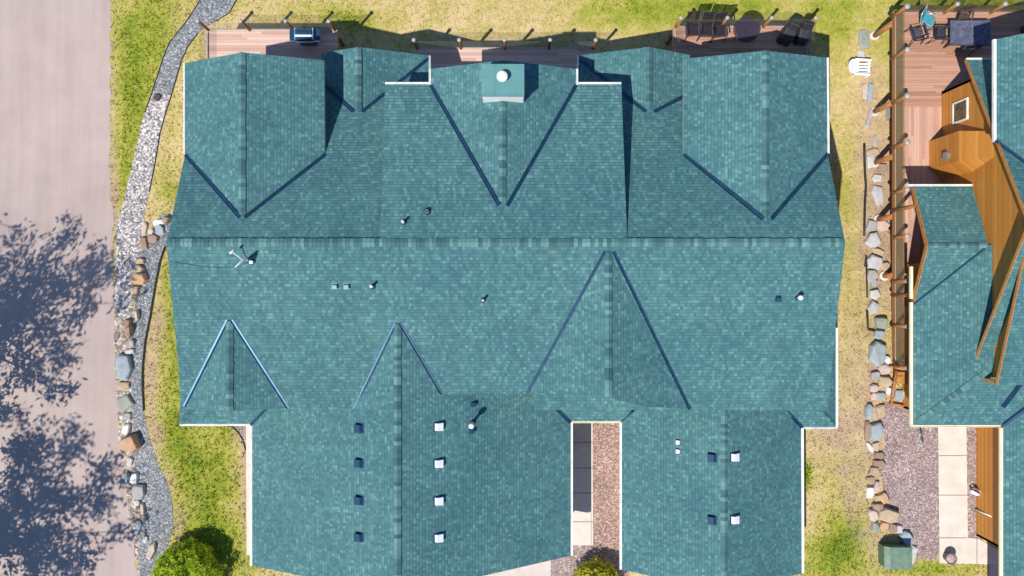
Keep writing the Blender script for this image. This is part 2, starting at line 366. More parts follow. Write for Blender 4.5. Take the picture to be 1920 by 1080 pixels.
RB = [(214,585),(236,596),(252,560),(250,620),(248,700),(252,780),(252,850),(260,900),(268,960),(264,1000),(264,1080),(268,1180),(256,1180),(258,1080),(249,1000),(234,900),(222,800),(217,700)]
sheet('rubble_strip', RB, M_rubble, 0.009, amp=0.06)
sheet('gravel_corner', [(425,790),(436,800),(448,812),(456,826),(461,845),(463,790)], M_grav_pink, 0.008, amp=0.02)
sheet('concrete_strip', [(462,797),(480,797),(480,1040),(463,1040)], M_conc, 0.05, amp=0)
# between the garages, drive, neighbour's yard
sheet('red_gravel_bed', [(1050,770),(1180,770),(1180,1100),(1020,1100),(1030,1030)], M_grav_red, 0.008, amp=0.02)
sheet('grey_gravel_bed', [(1028,1020),(1090,1015),(1112,1024),(1180,1090),(1180,1140),(1028,1140)], M_grav_pink, 0.010, amp=0.06)
sheet('entry_walk', [(1066,780),(1111,780),(1112,1022),(1066,1022)], M_conc, 0.03, amp=0)
sheet('driveway', [(560,1000),(1032,1000),(1034,1180),(560,1180)], M_drive, 0.014, amp=0)
sheet('neighbour_gravel_yard', [(1655,752),(1720,745),(1860,790),(1860,1012),(1800,1012),(1762,1020),(1755,1052),(1722,1048),(1708,1020),(1690,1000),(1672,960),(1655,925),(1652,900),(1650,870),(1658,830),(1655,800),(1640,775)], M_grav_pink, 0.010, amp=0.06)
sheet('neighbour_walk', [(1758,780),(1811,780),(1814,1008),(1834,1010),(1900,1048),(1900,1058),(1761,1056)], M_conc, 0.03, amp=0)
sheet('neighbour_drive', [(1855,1058),(1960,1058),(1960,1180),(1850,1180)], M_drive, 0.016, amp=0)
# joints scored in the concrete (thin sheets just above it)
def joint(px0, px1, lift=0.034, wd=0.022):
    a, b = G(*px0), G(*px1); a.z = b.z = 0; d = (b-a).normalized(); n = Vector((-d.y, d.x, 0))*wd
    sheet('concrete_joint', None, M_joint, lift, amp=0, world=[a-n, b-n, b+n, a+n])
for y in (829, 877, 924, 978): joint((1066.5, y), (1111.5, y))
joint((1107.5, 781), (1108.5, 1021.5), 0.036, 0.012)
for y in (854, 928, 1008): joint((1759.5, y), (1812.5, y))
joint((1831, 1009.5), (1831, 1056.5))

# ------------------------------------------------------------------ roofs
class Pl:
    def __init__(s, a, b, c): s.a, s.b, s.c = a, b, c
    def z(s, X, Y): return s.a + s.b*X + s.c*Y
    def px(s, px, py):
        u, v = px-960, 540-py
        q = (H - s.a)/(1 + (s.b*u + s.c*v)/F); return Vector((u*q/F, v*q/F, H - q))
    def w(s, X, Y): return Vector((X, Y, s.z(X, Y)))
    def n(s): return Vector((-s.b, -s.c, 1)).normalized()
def facet(bm, pl, pts, th=0.16):
    uvl = uvlayer(bm)
    pts = [Vector(p) for p in pts]
    ar = sum(pts[i].x*pts[(i+1)%len(pts)].y - pts[(i+1)%len(pts)].x*pts[i].y for i in range(len(pts)))
    if ar < 0: pts.reverse()
    g = Vector((pl.b, pl.c, 0)); down = -g.normalized(); al = Vector((-down.y, down.x, 0)); k = math.sqrt(1 + g.length_squared)
    top = [bm.verts.new(p) for p in pts]; bot = [bm.verts.new(p - Vector((0,0,th))) for p in pts]
    f = bm.faces.new(top); f.material_index = 0
    for l in f.loops: l[uvl].uv = (l.vert.co.dot(al), l.vert.co.dot(down)*k + 100)
    f = bm.faces.new(bot[::-1]); f.material_index = 1
    n = len(pts)
    for i in range(n):
        f = bm.faces.new((top[i], bot[i], bot[(i+1)%n], top[(i+1)%n])); f.material_index = 1
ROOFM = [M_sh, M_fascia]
def cap_strip(a, b, p1, p2, parent, wd=0.17, ex=0.17, name='ridge_cap'):
    """bent cap shingles lapped along a ridge; p1 and p2 are the two roof planes"""
    bm = bmesh.new(); uvl = uvlayer(bm)
    d = (b-a); L = d.length; d = d.normalized(); n = int(L/ex)
    def side(pl):
        t = pl.n().cross(d).normalized(); 
        if t.z > 0: t = -t
        return t
    if abs(p1.z(a.x, a.y) - a.z) > 5: pass
    s1, s2 = side(p1), side(p2)
    up = Vector((0,0,1))
    for i in range(n):
        q0, q1 = a + d*(i*ex), a + d*(min(L, (i+1.12)*ex))
        jit = random.uniform(-0.012, 0.012); l0, l1 = 0.030, 0.047
        row = []
        for q, l in ((q0, l0), (q1, l1)):
            row.append([bm.verts.new(q + s1*(wd+jit) + up*(l)), bm.verts.new(q + up*(l+0.018)), bm.verts.new(q + s2*(wd+jit) + up*l)])
        e = [bm.verts.new(v.co - up*0.03) for v in row[1]]
        fs = [(row[0][0], row[0][1], row[1][1], row[1][0]), (row[0][1], row[0][2], row[1][2], row[1][1]), (row[1][0], row[1][1], e[1], e[0]), (row[1][1], row[1][2], e[2], e[1])]
        for vs in fs:
            f = bm.faces.new(vs)
            for l in f.loops: l[uvl].uv = (1.0, (i + 0.5 + 17*int(abs(a.x)*3))*0.13)
    bmesh.ops.recalc_face_normals(bm, faces=bm.faces[:])
    for f in bm.faces:
        f.normal_update()
    return obj(name, bm, M_cap, parent)
def valley(a, b, p1, p2, parent, wd=0.085, lift=0.02):
    bm = bmesh.new(); d = (b-a).normalized()
    def side(pl):
        t = pl.n().cross(d).normalized()
        if t.z < 0: t = -t
        return t
    s1, s2 = side(p1), side(p2)
    if (s1 - s2).length < 1e-3: s2 = -s1
    n1, n2 = p1.n(), p2.n()
    r = []
    for q in (a, b):
        r.append([bm.verts.new(q + s1*wd + n1*lift), bm.verts.new(q + (n1+n2)*lift*0.55), bm.verts.new(q + s2*wd + n2*lift)])
    for i in range(2):
        bm.faces.new((r[0][i], r[0][i+1], r[1][i+1], r[1][i]))
    bmesh.ops.recalc_face_normals(bm, faces=bm.faces[:])
    ret = bmesh.ops.solidify(bm, geom=bm.faces[:], thickness=0.004)
    return obj('valley_flashing', bm, M_flash, parent)
def gutter(a, b, out, parent, m=None, wd=0.09, ht=0.11, name='gutter'):
    """open channel hung outside the eave a-b; out is the outward direction"""
    a, b, out = Vector(a), Vector(b), Vector(out).normalized(); up = Vector((0,0,1))
    bm = bmesh.new(); t = 0.018
    prof = [(0.004, 0.012), (0.004, -ht), (wd, -ht), (wd, 0.012), (wd-0.03, 0.012), (wd-0.03, -ht*0.25), (0.028, -ht*0.25), (0.028, 0.012)]
    R0 = [bm.verts.new(a + out*o + up*z) for o, z in prof]; R1 = [bm.verts.new(b + out*o + up*z) for o, z in prof]
    n = len(prof)
    for i in range(n): bm.faces.new((R0[i], R0[(i+1)%n], R1[(i+1)%n], R1[i]))
    bm.faces.new(R0[::-1]); bm.faces.new(R1)
    bmesh.ops.recalc_face_normals(bm, faces=bm.faces[:])
    return obj(name, bm, m or M_white, parent)
def wall(parent, pts, m, name='wall', base=None):
    """upright wall with the outline pts = (x, y, z of its top), down to the ground"""
    bm = bmesh.new(); uvl = uvlayer(bm); run = 0.0
    for (x0, y0, z0), (x1, y1, z1) in zip(pts, pts[1:]):
        b0 = zg(y0)-0.1 if base is None else base; b1 = zg(y1)-0.1 if base is None else base
        d = math.hypot(x1-x0, y1-y0); nx, ny = (y1-y0)/d*0.12, -(x1-x0)/d*0.12
        co = [(x0,y0,b0),(x1,y1,b1),(x1,y1,z1),(x0,y0,z0)]
        o = [bm.verts.new(c) for c in co]; i = [bm.verts.new((c[0]-nx, c[1]-ny, c[2])) for c in co]
        for f in ((o[0],o[1],o[2],o[3]), (i[3],i[2],i[1],i[0]), (o[3],o[2],i[2],i[3]), (o[1],i[1],i[2],o[2]), (i[0],o[0],o[3],i[3])):
            fc = bm.faces.new(f)
            for l in fc.loops:
                u = run + (0 if l.vert in (o[0],o[3],i[0],i[3]) else d)
                l[uvl].uv = (u, l.vert.co.z)
        run += d
    return obj(name, bm, m, parent)

house = thing('apartment_house', 'large teal shingled house with many gables filling the middle of the picture', 'house')
PF = Pl(7.591, 0, 0.22); PR = Pl(8.807, 0, -0.434); PC = Pl(8.409, 0, -0.22); YR = 1.86
def gab(Xr, zr, sl, sr): return Pl(zr - sl*Xr, sl, 0), Pl(zr + sr*Xr, -sr, 0)
# ---- main roof: front slope, rear slopes, raised middle rear slope
bm = bmesh.new()
facet(bm, PF, [PF.px(*p) for p in ((312,455),(325,590),(335,690),(338,767),(742,767),(746,738),(1000,738),(1004,769),(1200,769),(1552,770),(1557,715),(1567,612),(1576,535),(1585,455))], 0.2)
facet(bm, PR, [PR.px(312,455), PR.px(347,290), PR.w(-8.85,5.83), PR.w(-8.85,9.35), PR.w(-8.3,10.62), PR.w(-3.8,10.62), PR.w(-3.8,8.9), PR.w(-5.3,8.6), PR.w(-5.42,YR)])
facet(bm, PR, [PR.px(1585,455), PR.px(1552,289), PR.w(8.25,5.83), PR.w(8.25,9.2), PR.w(7.47,10.6), PR.w(3.0,10.6), PR.w(3.0,8.9), PR.w(4.6,8.6), PR.w(4.72,YR)])
facet(bm, PC, [PC.px(713,455), PC.px(722,158), PC.px(808,158), PC.px(1080,158), PC.px(1165,158), PC.px(1176,455)], 0.2)
main_roof = obj('main_roof', bm, ROOFM, house)
cap_strip(Vector((PF.px(312,455).x+0.02, YR, 8.0)), Vector((PF.px(1585,455).x-0.02, YR, 8.0)), PF, PC, main_roof, 0.18)
wall(house, [(-5.28, 8.5, PC.z(0,8.5)-.2), (-5.33, 2.2, PC.z(0,2.2)-.21)], M_siding_tan, base=4.0)
wall(house, [(4.62, 2.2, PC.z(0,2.2)-.21), (4.54, 8.5, PC.z(0,8.5)-.2)], M_siding_tan, base=4.0)
# ---- a gable roof: two slopes in one mesh
def gable_roof(pl, pr, left, right, th=0.16, name='gable_roof'):
    bm = bmesh.new(); facet(bm, pl, left, th); facet(bm, pr, right, th); return obj(name, bm, ROOFM, house)
# rear left wide gable
a, b = gab(-11.29, 7.5, .41, .385)
rl = gable_roof(a, b, [a.px(347,118), a.px(454,98), a.px(454,408), a.px(347,290)], [b.px(607,113), b.px(454,98), b.px(454,408), b.px(609,291)])
cap_strip(a.px(453,98), a.px(453,404), a, b, rl); valley(PR.px(450,408), PR.px(348,290), PR, a, rl); valley(PR.px(459,408), PR.px(610,290), PR, b, rl)
gutter(a.px(347,118), a.px(347,289), (-1,0,0), rl, wd=0.07)
# rear right wide gable
a, b = gab(10.62, 7.5, .385, .39)
rr = gable_roof(a, b, [a.px(1282,110), a.px(1436,95), a.px(1436,411), a.px(1282,290)], [b.px(1550,108), b.px(1436,95), b.px(1436,411), b.px(1552,288)])
cap_strip(a.px(1436,95), a.px(1436,408), a, b, rr); valley(PR.px(1430,411), PR.px(1282,290), PR, a, rr); valley(PR.px(1446,411), PR.px(1553,287), PR, b, rr)
gutter(b.px(1550,108), b.px(1551.5,288), (1,0,0), rr)
# rear middle gable
a, b = gab(-.40, 7.64, .374, .366)
rm = gable_roof(a, b, [a.px(808,129), a.px(942,113), a.px(942,386), a.px(808,160)], [b.px(1080,129), b.px(942,113), b.px(942,386), b.px(1080,160)])
cap_strip(a.px(942,192), a.px(942,383), a, b, rm); valley(PC.px(936,386), PC.px(808,160), PC, a, rm); valley(PC.px(951,386), PC.px(1080,160), PC, b, rm)
gutter(a.px(808,129), a.px(808,159), (-1,0,0), rm); gutter(b.px(1080,129), b.px(1080,159), (1,0,0), rm)
gutter(PC.px(722,158), PC.px(806,158), (0,1,0), main_roof); gutter(PC.px(1082,158), PC.px(1165,158), (0,1,0), main_roof)
mid_planes = (a, b)
# low rear gables
a, b = gab(-6.94, 5.38, .39, .39)
ra = gable_roof(a, b, [a.w(-8.75,10.78), a.px(671,88), a.px(671,212), a.w(-8.75,9.5)], [b.px(804,104), b.px(671,88), b.px(671,212), b.px(804,112)])
cap_strip(a.px(671,90), a.px(671,209), a, b, ra); valley(PR.px(663,210), PR.w(-8.75,9.4), PR, a, ra); valley(PR.px(679,210), PR.px(804,110), PR, b, ra)
gutter(b.px(804,104), PR.w(-3.8,9.3) + Vector((0,0,.02)), (1,0,0), ra, wd=.08)
a, b = gab(6.15, 5.38, .39, .39)
rb = gable_roof(a, b, [a.px(1086,104), a.px(1217,88), a.px(1217,212), a.px(1086,110)], [b.w(8.3,10.72), b.px(1217,88), b.px(1217,212), b.w(8.3,9.1)])
cap_strip(a.px(1217,90), a.px(1217,209), a, b, rb); valley(PR.px(1211,210), PR.px(1085,110), PR, a, rb); valley(PR.px(1226,210), PR.w(8.3,8.95), PR, b, rb)
gutter(a.px(1086,104), PR.w(3.0,9.3) + Vector((0,0,.02)), (-1,0,0), rb, wd=.08)
# front: small gable, garage wings, entry gable
a, b = gab(-11.88, 7.3, .376, .39)
fa = gable_roof(a, b, [a.px(430,600), a.px(347,760), a.px(430,771)], [b.px(430,600), b.px(540,765), b.px(430,771)])
cap_strip(a.px(430,602), a.px(430,770), a, b, fa); valley(PF.px(427,600), PF.px(346,762), PF, a, fa, .07); valley(PF.px(434,600), PF.px(540,765), PF, b, fa, .07)
a, b = gab(3.95, 7.93, .41, .40)
fe = gable_roof(a, b, [a.px(1141,470), a.px(990,735), a.px(1141,746)], [b.px(1141,470), b.px(1292,767), b.px(1207,762), b.px(1141,746)])
cap_strip(a.px(1141,472), a.px(1141,745), a, b, fe); valley(PF.px(1134,472), PF.px(989,737), PF, a, fe, .07); valley(PF.px(1150,472), PF.px(1293,767), PF, b, fe, .075)
# left garage wing
gl, gr = gab(-4.83, 7.27, .40, .40)
ga = gable_roof(gl, gr, [gl.px(745,605), gl.px(665,765), gl.w(-6.95,-4.95), gl.w(-10.75,-4.95), gl.px(473,794), gl.px(473,1061), gl.px(745,1117)],
                [gr.px(745,605), gr.px(827,738), gr.w(-2.95,-4.3), gr.w(1.55,-4.5), gr.px(1070,790), gr.px(1070,1042), gr.px(745,1117)], name='garage_roof')
cap_strip(gl.px(745,607), gl.px(745,1115), gl, gr, ga); valley(PF.px(742,606), PF.px(664,767), PF, gl, ga, .07); valley(PF.px(750,606), PF.px(828,739), PF, gr, ga, .07)
gutter(gl.px(473,798), gl.px(473,1061), (-1,0,0), ga, wd=.1); gutter(gr.px(1070,792), gr.px(1070,1042), (1,0,0), ga, wd=.1)
# right garage wing
hl, hr = gab(9.30, 6.12, .43, .437)
gb = gable_roof(hl, hr, [hl.w(9.30,-4.9), hl.w(6.4,-4.9), hl.px(1167,791), hl.px(1166,1068), hl.px(1358,1112)], [hr.w(9.30,-4.9), hr.w(12.0,-4.9), hr.px(1502,801), hr.px(1503,1075), hr.px(1358,1112)], name='garage_roof')
cap_strip(hl.w(9.30,-4.9), hl.px(1358,1110), hl, hr, gb)
gutter(hl.px(1166,792), hl.px(1166,1068), (-1,0,0), gb, wd=.1); gutter(hr.px(1502,803), hr.px(1503,1075), (1,0,0), gb, wd=.12)
# low skirt roofs along the front
def skirt(K, pts, extra=()):
    bm = bmesh.new(); facet(bm, K, pts, .14)
    for K2, p2 in extra: facet(bm, K2, p2, .14)
    return obj('skirt_roof', bm, ROOFM, house)
K = Pl(4.36+.4*6.3, 0, .4); KW = Pl(4.36+.4*15.4, .4, 0)
sk = skirt(K, [K.w(-15.4,-6.3), K.w(-12.05,-6.3), K.w(-10.6,-4.9), K.w(-14.0,-4.9)], [(KW, [KW.w(-15.4,-6.3), KW.w(-14.0,-4.9), KW.w(-14.0,-4.3), KW.w(-15.4,-4.3)])])
gutter(K.w(-15.4,-6.3), K.w(-12.15,-6.3), (0,-1,0), sk); valley(K.w(-12.1,-6.32), K.w(-10.8,-5.05), K, gl, sk, .08)
cap_strip(K.w(-14.05,-4.95), K.w(-15.38,-6.28), K, KW, sk, .1, .12, 'hip_cap')
K2 = Pl(4.30+.45*6.18, 0, .45)
sk2 = skirt(K2, [K2.w(2.72,-6.18), K2.w(5.1,-6.18), K2.w(6.5,-4.35), K2.w(1.2,-4.35)])
gutter(K2.w(2.74,-6.18), K2.w(5.02,-6.18), (0,-1,0), sk2, m=M_cream); valley(K2.px(1070,792), K2.px(1018,741), K2, gr, sk2, .09); valley(K2.px(1166,791), K2.px(1186,773), K2, hl, sk2, .06)
K3 = Pl(4.32+.4*6.45, 0, .4); KE = Pl(4.32+.4*15.02, -.4, 0)
sk3 = skirt(K3, [K3.w(13.4,-6.45), K3.w(15.02,-6.45), K3.w(13.5,-4.93), K3.w(12.0,-4.93)], [(KE, [KE.w(15.02,-6.45), KE.w(13.5,-4.93), KE.w(13.45,-1.9), KE.w(15.02,-1.85)])])
gutter(K3.w(13.55,-6.45), K3.w(15.02,-6.45), (0,-1,0), sk3); gutter(KE.w(15.02,-6.5), KE.w(15.02,-1.85), (1,0,0), sk3, wd=.11); valley(K3.px(1503,801), K3.px(1474,770), K3, hr, sk3, .09)
cap_strip(K3.w(13.7,-5.13), K3.w(15.0,-6.43), K3, KE, sk3, .1, .12, 'hip_cap')
# ---- walls under the roofs
W = lambda pts, **k: wall(house, pts, M_siding_tan, **k)
W([(-14.0,9.4,6.2), (-14.0,5.6,6.2), (-13.85,1.86,7.75), (-13.85,-5.0,6.2)]); W([(13.5,-5.0,6.2), (13.4,1.86,7.75), (13.5,5.6,6.2), (13.5,9.4,6.2)])
W([(-8.7,9.4,6.0), (-11.29,9.4,7.2), (-14.0,9.4,6.1)]); W([(13.5,9.4,6.1), (10.62,9.4,7.2), (8.1,9.4,6.1)])
W([(-8.7,5.9,6.1), (-8.7,9.4,6.1)]); W([(8.1,9.4,6.1), (8.1,5.9,6.1)])
W([(-4.2,10.4,4.1), (-6.94,10.4,5.2), (-8.4,10.4,4.6)]); W([(7.7,10.4,4.6), (6.15,10.4,5.2), (3.4,10.4,4.1)])
W([(-4.2,8.5,4.1), (-4.2,10.4,4.1)]); W([(3.4,10.4,4.1), (3.4,8.5,4.1)])
W([(2.5,9.0,6.4), (-.4,9.0,7.4), (-3.2,9.0,6.4)]); W([(-3.2,8.3,6.2), (-5.2,8.3,6.2)]); W([(4.5,8.3,6.2), (2.5,8.3,6.2)])
W([(-13.85,-5.0,6.2), (-6.8,-5.0,6.2)]); W([(-3.2,-4.3,6.3), (.7,-4.3,6.3), (3.95,-4.3,7.6), (7.5,-4.9,6.2), (13.5,-4.9,6.2)])
W([(-11.5,-5.2,4.3), (-11.5,-12.3,4.3), (-4.83,-12.6,7.0), (2.3,-12.1,4.2), (2.3,-4.6,4.2)])
W([(5.5,-4.6,4.2), (5.5,-12.6,4.2), (9.3,-12.8,5.9), (13.0,-12.7,4.2), (13.0,-5.2,4.2)])
# ---- chimney
bm = bmesh.new()
zt = 8.43; qx = (H-zt)/F
cx0, cx1, cy0, cy1 = -57*qx, 23*qx, 360*qx, 420*qx
box(bm, cx0+.02, cx1-.02, cy0+.02, cy1-.02, 6.9, zt-.10)
chim = obj('chimney', bm, M_white, house)
bm = bmesh.new(); box(bm, cx0, cx1, cy0, cy1, zt-.10, zt)
bar(bm, (cx0+.52, cy0, zt+.006), (cx0+.52, cy1, zt+.006), .02, .02); bar(bm, (cx0, cy0+.03, zt+.006), (cx1, cy0+.03, zt+.006), .03, .02)
obj('chimney_cover', bm, M_teal_metal, chim)
bm = bmesh.new(); fx, fy = -18*qx, 393*qx
lathe(bm, [(.14,zt-.02),(.14,zt+.20),(.22,zt+.22),(.225,zt+.30),(.19,zt+.33),(.10,zt+.335)], 28, 0, Matrix.Translation((fx, fy, 0))); obj('flue_cap', bm, M_white, chim)
# ---- roof vents and pipes
def tilt(pl, p):                          # frame standing on a roof plane: x across, y up the slope
    n = pl.n(); g = Vector((pl.b, pl.c, 0)).normalized(); y = (g + Vector((0,0,g.x*pl.b + g.y*pl.c))).normalized(); x = y.cross(n)
    return Matrix(((x.x,y.x,n.x,p.x),(x.y,y.y,n.y,p.y),(x.z,y.z,n.z,p.z),(0,0,0,1)))
def hood(pl, px, py, parent, m, s=.165, h=.15, m2=None):
    """slant-backed box vent: apron on the shingles, hood open towards the eave"""
    M = tilt(pl, pl.px(px, py)); bm = bmesh.new()
    box(bm, -s*1.25, s*1.25, -s*1.2, s*1.35, .012, .022, 1, M)
    v = [M @ Vector(c) for c in ((-s,-s,.02),(s,-s,.02),(s,s,.02),(-s,s,.02),(-s*1.05,-s*1.1,h),(s*1.05,-s*1.1,h),(s*.95,s*.55,h*.95),(-s*.95,s*.55,h*.95),(s*.95,s*.95,h*.4),(-s*.95,s*.95,h*.4))]
    b_ = [bm.verts.new(c) for c in v]
    for f in ((0,1,5,4),(4,5,6,7),(7,6,8,9),(9,8,2,3),(1,2,8,6,5),(3,0,4,7,9)): bm.faces.new([b_[i] for i in f])
    bmesh.ops.recalc_face_normals(bm, faces=bm.faces[:]); return obj('roof_vent', bm, [m, m2 or M_sh if False else (m2 or m)], parent)
for y in (803, 868, 938, 1007): hood(gl, 674, y, ga, M_blue_and_reflect)  # same metal as the east row, its dark reflection put into the colour
for y in (800, 869, 939, 1008): hood(gr, 822, y, ga, M_white_and_glint, m2=M_blue_and_reflect)  # same metal as the west row, its bright glint put into the colour
for y in (858, 975): hood(hl, 1335, y, gb, M_blue_and_reflect); hood(hr, 1376, y-1, gb, M_white_and_glint, m2=M_blue_and_reflect)
for y in (829, 846): hood(hl, 1272, y, gb, M_white_and_glint, .085, .10, M_blue_and_reflect)
for x in (628, 650): hood(PF, x, 536, main_roof, M_teal_metal, .10, .14)
hood(PF, 1459, 560, main_roof, M_blue_and_reflect, .10, .11)
hood(gr, 887, 758, ga, M_blue_and_reflect, .09, .14); hood(gr, 884, 808, ga, M_blue_and_reflect, .09, .14)
def pipe(pl, px, py, parent, r=.05, h=.4, m=None, collar=True, mushroom=False):
    p = pl.px(px, py); bm = bmesh.new()
    M = Matrix.Translation(p)
    if collar: lathe(bm, [(r*2.2,-.02),(r*2.0,.05),(r*1.35,.12)], 16, 1, M)
    lathe(bm, [(r,-.05),(r,h),(r*.72,h),(r*.72,h-.12)], 16, 0, M)
    if mushroom: lathe(bm, [(r*1.2,h*.9),(r*2.1,h*.92),(r*2.0,h*1.08),(r*1.1,h*1.15)], 18, 0, M)
    return obj('vent_pipe', bm, [m or M_pvc, M_dirtlead], parent)
pipe(PC, 757, 417, main_roof, .055, .36); pipe(PC, 801, 397, main_roof, .075, .2, M_teal_metal)
pipe(PF, 699, 537, main_roof, .055, .42); pipe(PF, 906, 563, main_roof, .05, .42)
pipe(PF, 1495, 558, main_roof, .052, .34, M_white_and_glint, True, True); pipe(gr, 886, 792, ga, .06, .75, None, True, True)

# ---- satellite dish standing on the front slope
p = PF.px(474, 487)
dish = thing('satellite_dish', 'white satellite dish on a short mast near the left end of the roof ridge', 'satellite dish', p)
bm = bmesh.new(); tube(bm, [(0,0,-.05),(0,0,.5)], .03); bar(bm, (-.18,-.1,.02), (.18,.1,.02), .06, .03); bar(bm, (-.02,-.22,.02), (.02,.22,.02), .06, .03); obj('mast', bm, M_blue_and_reflect, dish)
face = Vector((-.66,.75,.22)).normalized(); s_ = face.cross(Vector((0,0,1))).normalized(); u_ = s_.cross(face)
c_ = Vector((-.27,-.10,.52)); M = Matrix(((s_.x,u_.x,face.x,c_.x),(s_.y,u_.y,face.y,c_.y),(s_.z,u_.z,face.z,c_.z),(0,0,0,1)))
bm = bmesh.new(); n = 28; ring0 = None
prof = [(0.02,-.055),(.12,-.05),(.22,-.035),(.30,-.012),(.345,.004),(.35,-.012),(.30,-.035),(.22,-.058),(.12,-.072),(.02,-.08)]
lathe(bm, prof, n, 0, M); obj('dish', bm, M_white_and_glint, dish)
bm = bmesh.new(); tube(bm, [M @ Vector((0,-.3,-.01)), M @ Vector((0,-.28,.2)), M @ Vector((0,-.06,.52))], .022); obj('feed_arm', bm, M_white_and_glint, dish)
bm = bmesh.new(); tube(bm, [M @ Vector((-.11,-.04,.53)), M @ Vector((.11,-.04,.53))], .045); obj('receiver_head', bm, M_white_and_glint, dish)
bm = bmesh.new(); tube(bm, [c_+Vector((0,0,-.02)), (0,0,.46)], .035); box(bm, -.09,.05,-.17,-.05,.02,.16); obj('bracket', bm, M_pvc, dish)
cab = [PF.px(x, y) + Vector((0,0,.02)) - p for x, y in ((470,490),(448,500),(425,503),(380,500),(345,494),(318,491))]
bm = bmesh.new(); tube(bm, cab, .009, 5); obj('cable', bm, M_black, dish)
# ------------------------------------------------------------------ decks
def planks(bm, x0, x1, y0, y1, z, along='x', pw=0.14, th=0.035, gap=0.007, L=4.2):
    """separate boards butted end to end in rows"""
    uvl = uvlayer(bm); i = 0
    a0, a1, c0, c1 = (x0, x1, y0, y1) if along == 'x' else (y0, y1, x0, x1)
    c = c0
    while c < c1 - 0.02:
        a = a0; nxt = a0 + L*random.uniform(.4, 1)
        while a < a1 - 0.02:
            e = min(nxt, a1); nxt = e + L; dz = random.uniform(-.002, .002)
            cc = min(c + pw - gap, c1)
            fs = box(bm, a, e - .004, c, cc, z - th, z + dz) if along == 'x' else box(bm, c, cc, a, e - .004, z - th, z + dz)
            k = random.randint(0, 400); sh = random.uniform(0, 50)
            for f in fs:
                for l in f.loops:
                    p = l.vert.co; acr, al = ((p.y - c), p.x) if along == 'x' else ((p.x - c), p.y)
                    l[uvl].uv = ((k + 0.12 + 0.76*clamp(acr/pw))*0.14, al + sh)
            a = e
        c += pw; i += 1
def log_post(parent, x, y, z0, z1, m, r=.075, cap=True, off=(0,0)):
    bm = bmesh.new(); tube(bm, [(x+off[0],y+off[1],z0), (x,y,(z0+z1)/2), (x,y,z1)], [r*1.06, r, r*.98], 10)
    p = obj('post', bm, m, parent)
    if cap:
        bm = bmesh.new(); lathe(bm, [(r*1.3,z1),(r*1.32,z1+.03),(r*.9,z1+.06),(r*.4,z1+.075)], 14, 0, Matrix.Translation((x,y,0))); obj('post_cap', bm, M_capg, p)
def pane(parent, a, b, z0, z1):
    bm = bmesh.new(); bar(bm, (a[0],a[1],(z0+z1)/2), (b[0],b[1],(z0+z1)/2), .012, z1-z0); g = obj('glass_panel', bm, M_glass if parent.location.x > 17 else M_glassc, parent)
    bm = bmesh.new(); bar(bm, (a[0],a[1],z0-.02), (b[0],b[1],z0-.02), .05, .03); obj('bottom_rail', bm, M_capg, g)
def beams(parent, x0, x1, y0, y1, z, m):
    for a, b in (((x0,y0),(x0,y1)), ((x0,y1),(x1,y1)), ((x1,y1),(x1,y0))):
        bm = bmesh.new(); uvl = uvlayer(bm); bar(bm, (*a, z-.16), (*b, z-.16), .06, .24)
        for f in bm.faces:
            for l in f.loops: l[uvl].uv = (l.vert.co.z, l.vert.co.x + l.vert.co.y)
        obj('rim_beam', bm, m, parent)
DZ, PT = 1.92, 3.05
def rear_deck(label, x0, x1, y0, y1, posts, side_panes, m, logm, legs):
    t = thing('wooden_deck', label, 'deck', ((x0+x1)/2, (y0+y1)/2, DZ), 0, 'decks along the back of the shingled house')
    o = Vector(t.location)
    def sub(f):                       # parts are modelled in world space, then moved under the thing
        n0 = set(bpy.data.objects); f()
        for ob in set(bpy.data.objects) - n0:
            if ob.parent == t and ob.type == 'MESH': ob.data.transform(Matrix.Translation(-o))
            elif ob.type == 'MESH': ob.data.transform(Matrix.Translation(-o))
    def build():
        bm = bmesh.new(); planks(bm, x0, x1, y0, y1, DZ); obj('deck_boards', bm, m, t)
        beams(t, x0+.05, x1-.05, y0, y1-.05, DZ-.04, M_cedar_h)
        for x, y in posts: log_post(t, x, y, DZ-.3, PT, logm)
        for (xa, ya), (xb, yb) in zip(posts, posts[1:]): pane(t, (xa+.1, ya), (xb-.1, yb), DZ+.08, DZ+.93)
        for a, b in side_panes: pane(t, a, b, DZ+.08, DZ+.93)
        for x, y in legs: log_post(t, x, y, -.1, DZ-.28, M_cedar_h if False else M_log_dark, .09, False)
    sub(build); return t
qp = (H-PT)/F
px_ = lambda x, y: ((x-960)*qp, (540-y)*qp)
yL = px_(0, 39.5)[1]; yM = px_(0, 75)[1]; yR = px_(0, 33.5)[1]
deckL = rear_deck('pale pink board deck with a grill, at the left end of the house back', -15.28, -8.72, 9.45, yL+.06, [(px_(x,0)[0], yL) for x in (371,451.5,535.5,616.5)], [((-15.18,yL-.15),(-15.18,9.8))], M_deck_pink, M_log_dark, [(-15.1,12.8),(-12,12.8),(-8.9,12.8),(-8.9,10.6)])
deckM = rear_deck('narrow shaded deck behind the middle gable with the chimney', -4.85, 4.2, 9.1, yM+.06, [(px_(x,0)[0], yM) for x in (776,861,946,1031.5,1117)], [], M_deck_pink, M_log_dark, [(-4.7,11.8),(-.2,11.8),(4.0,11.8)])
deckR = rear_deck('red board deck crowded with patio chairs at the right end of the house back', 8.05, 14.85, 9.45, yR+.06, [(px_(x,0)[0], yR) for x in (1277,1364,1447,1530)], [((14.7,yR-.15),(14.7,9.8)), ((8.15,yR-.15),(8.15,11.2))], M_deck_red, M_log, [(8.2,12.9),(11.4,12.9),(14.7,12.9),(8.2,10.9)])

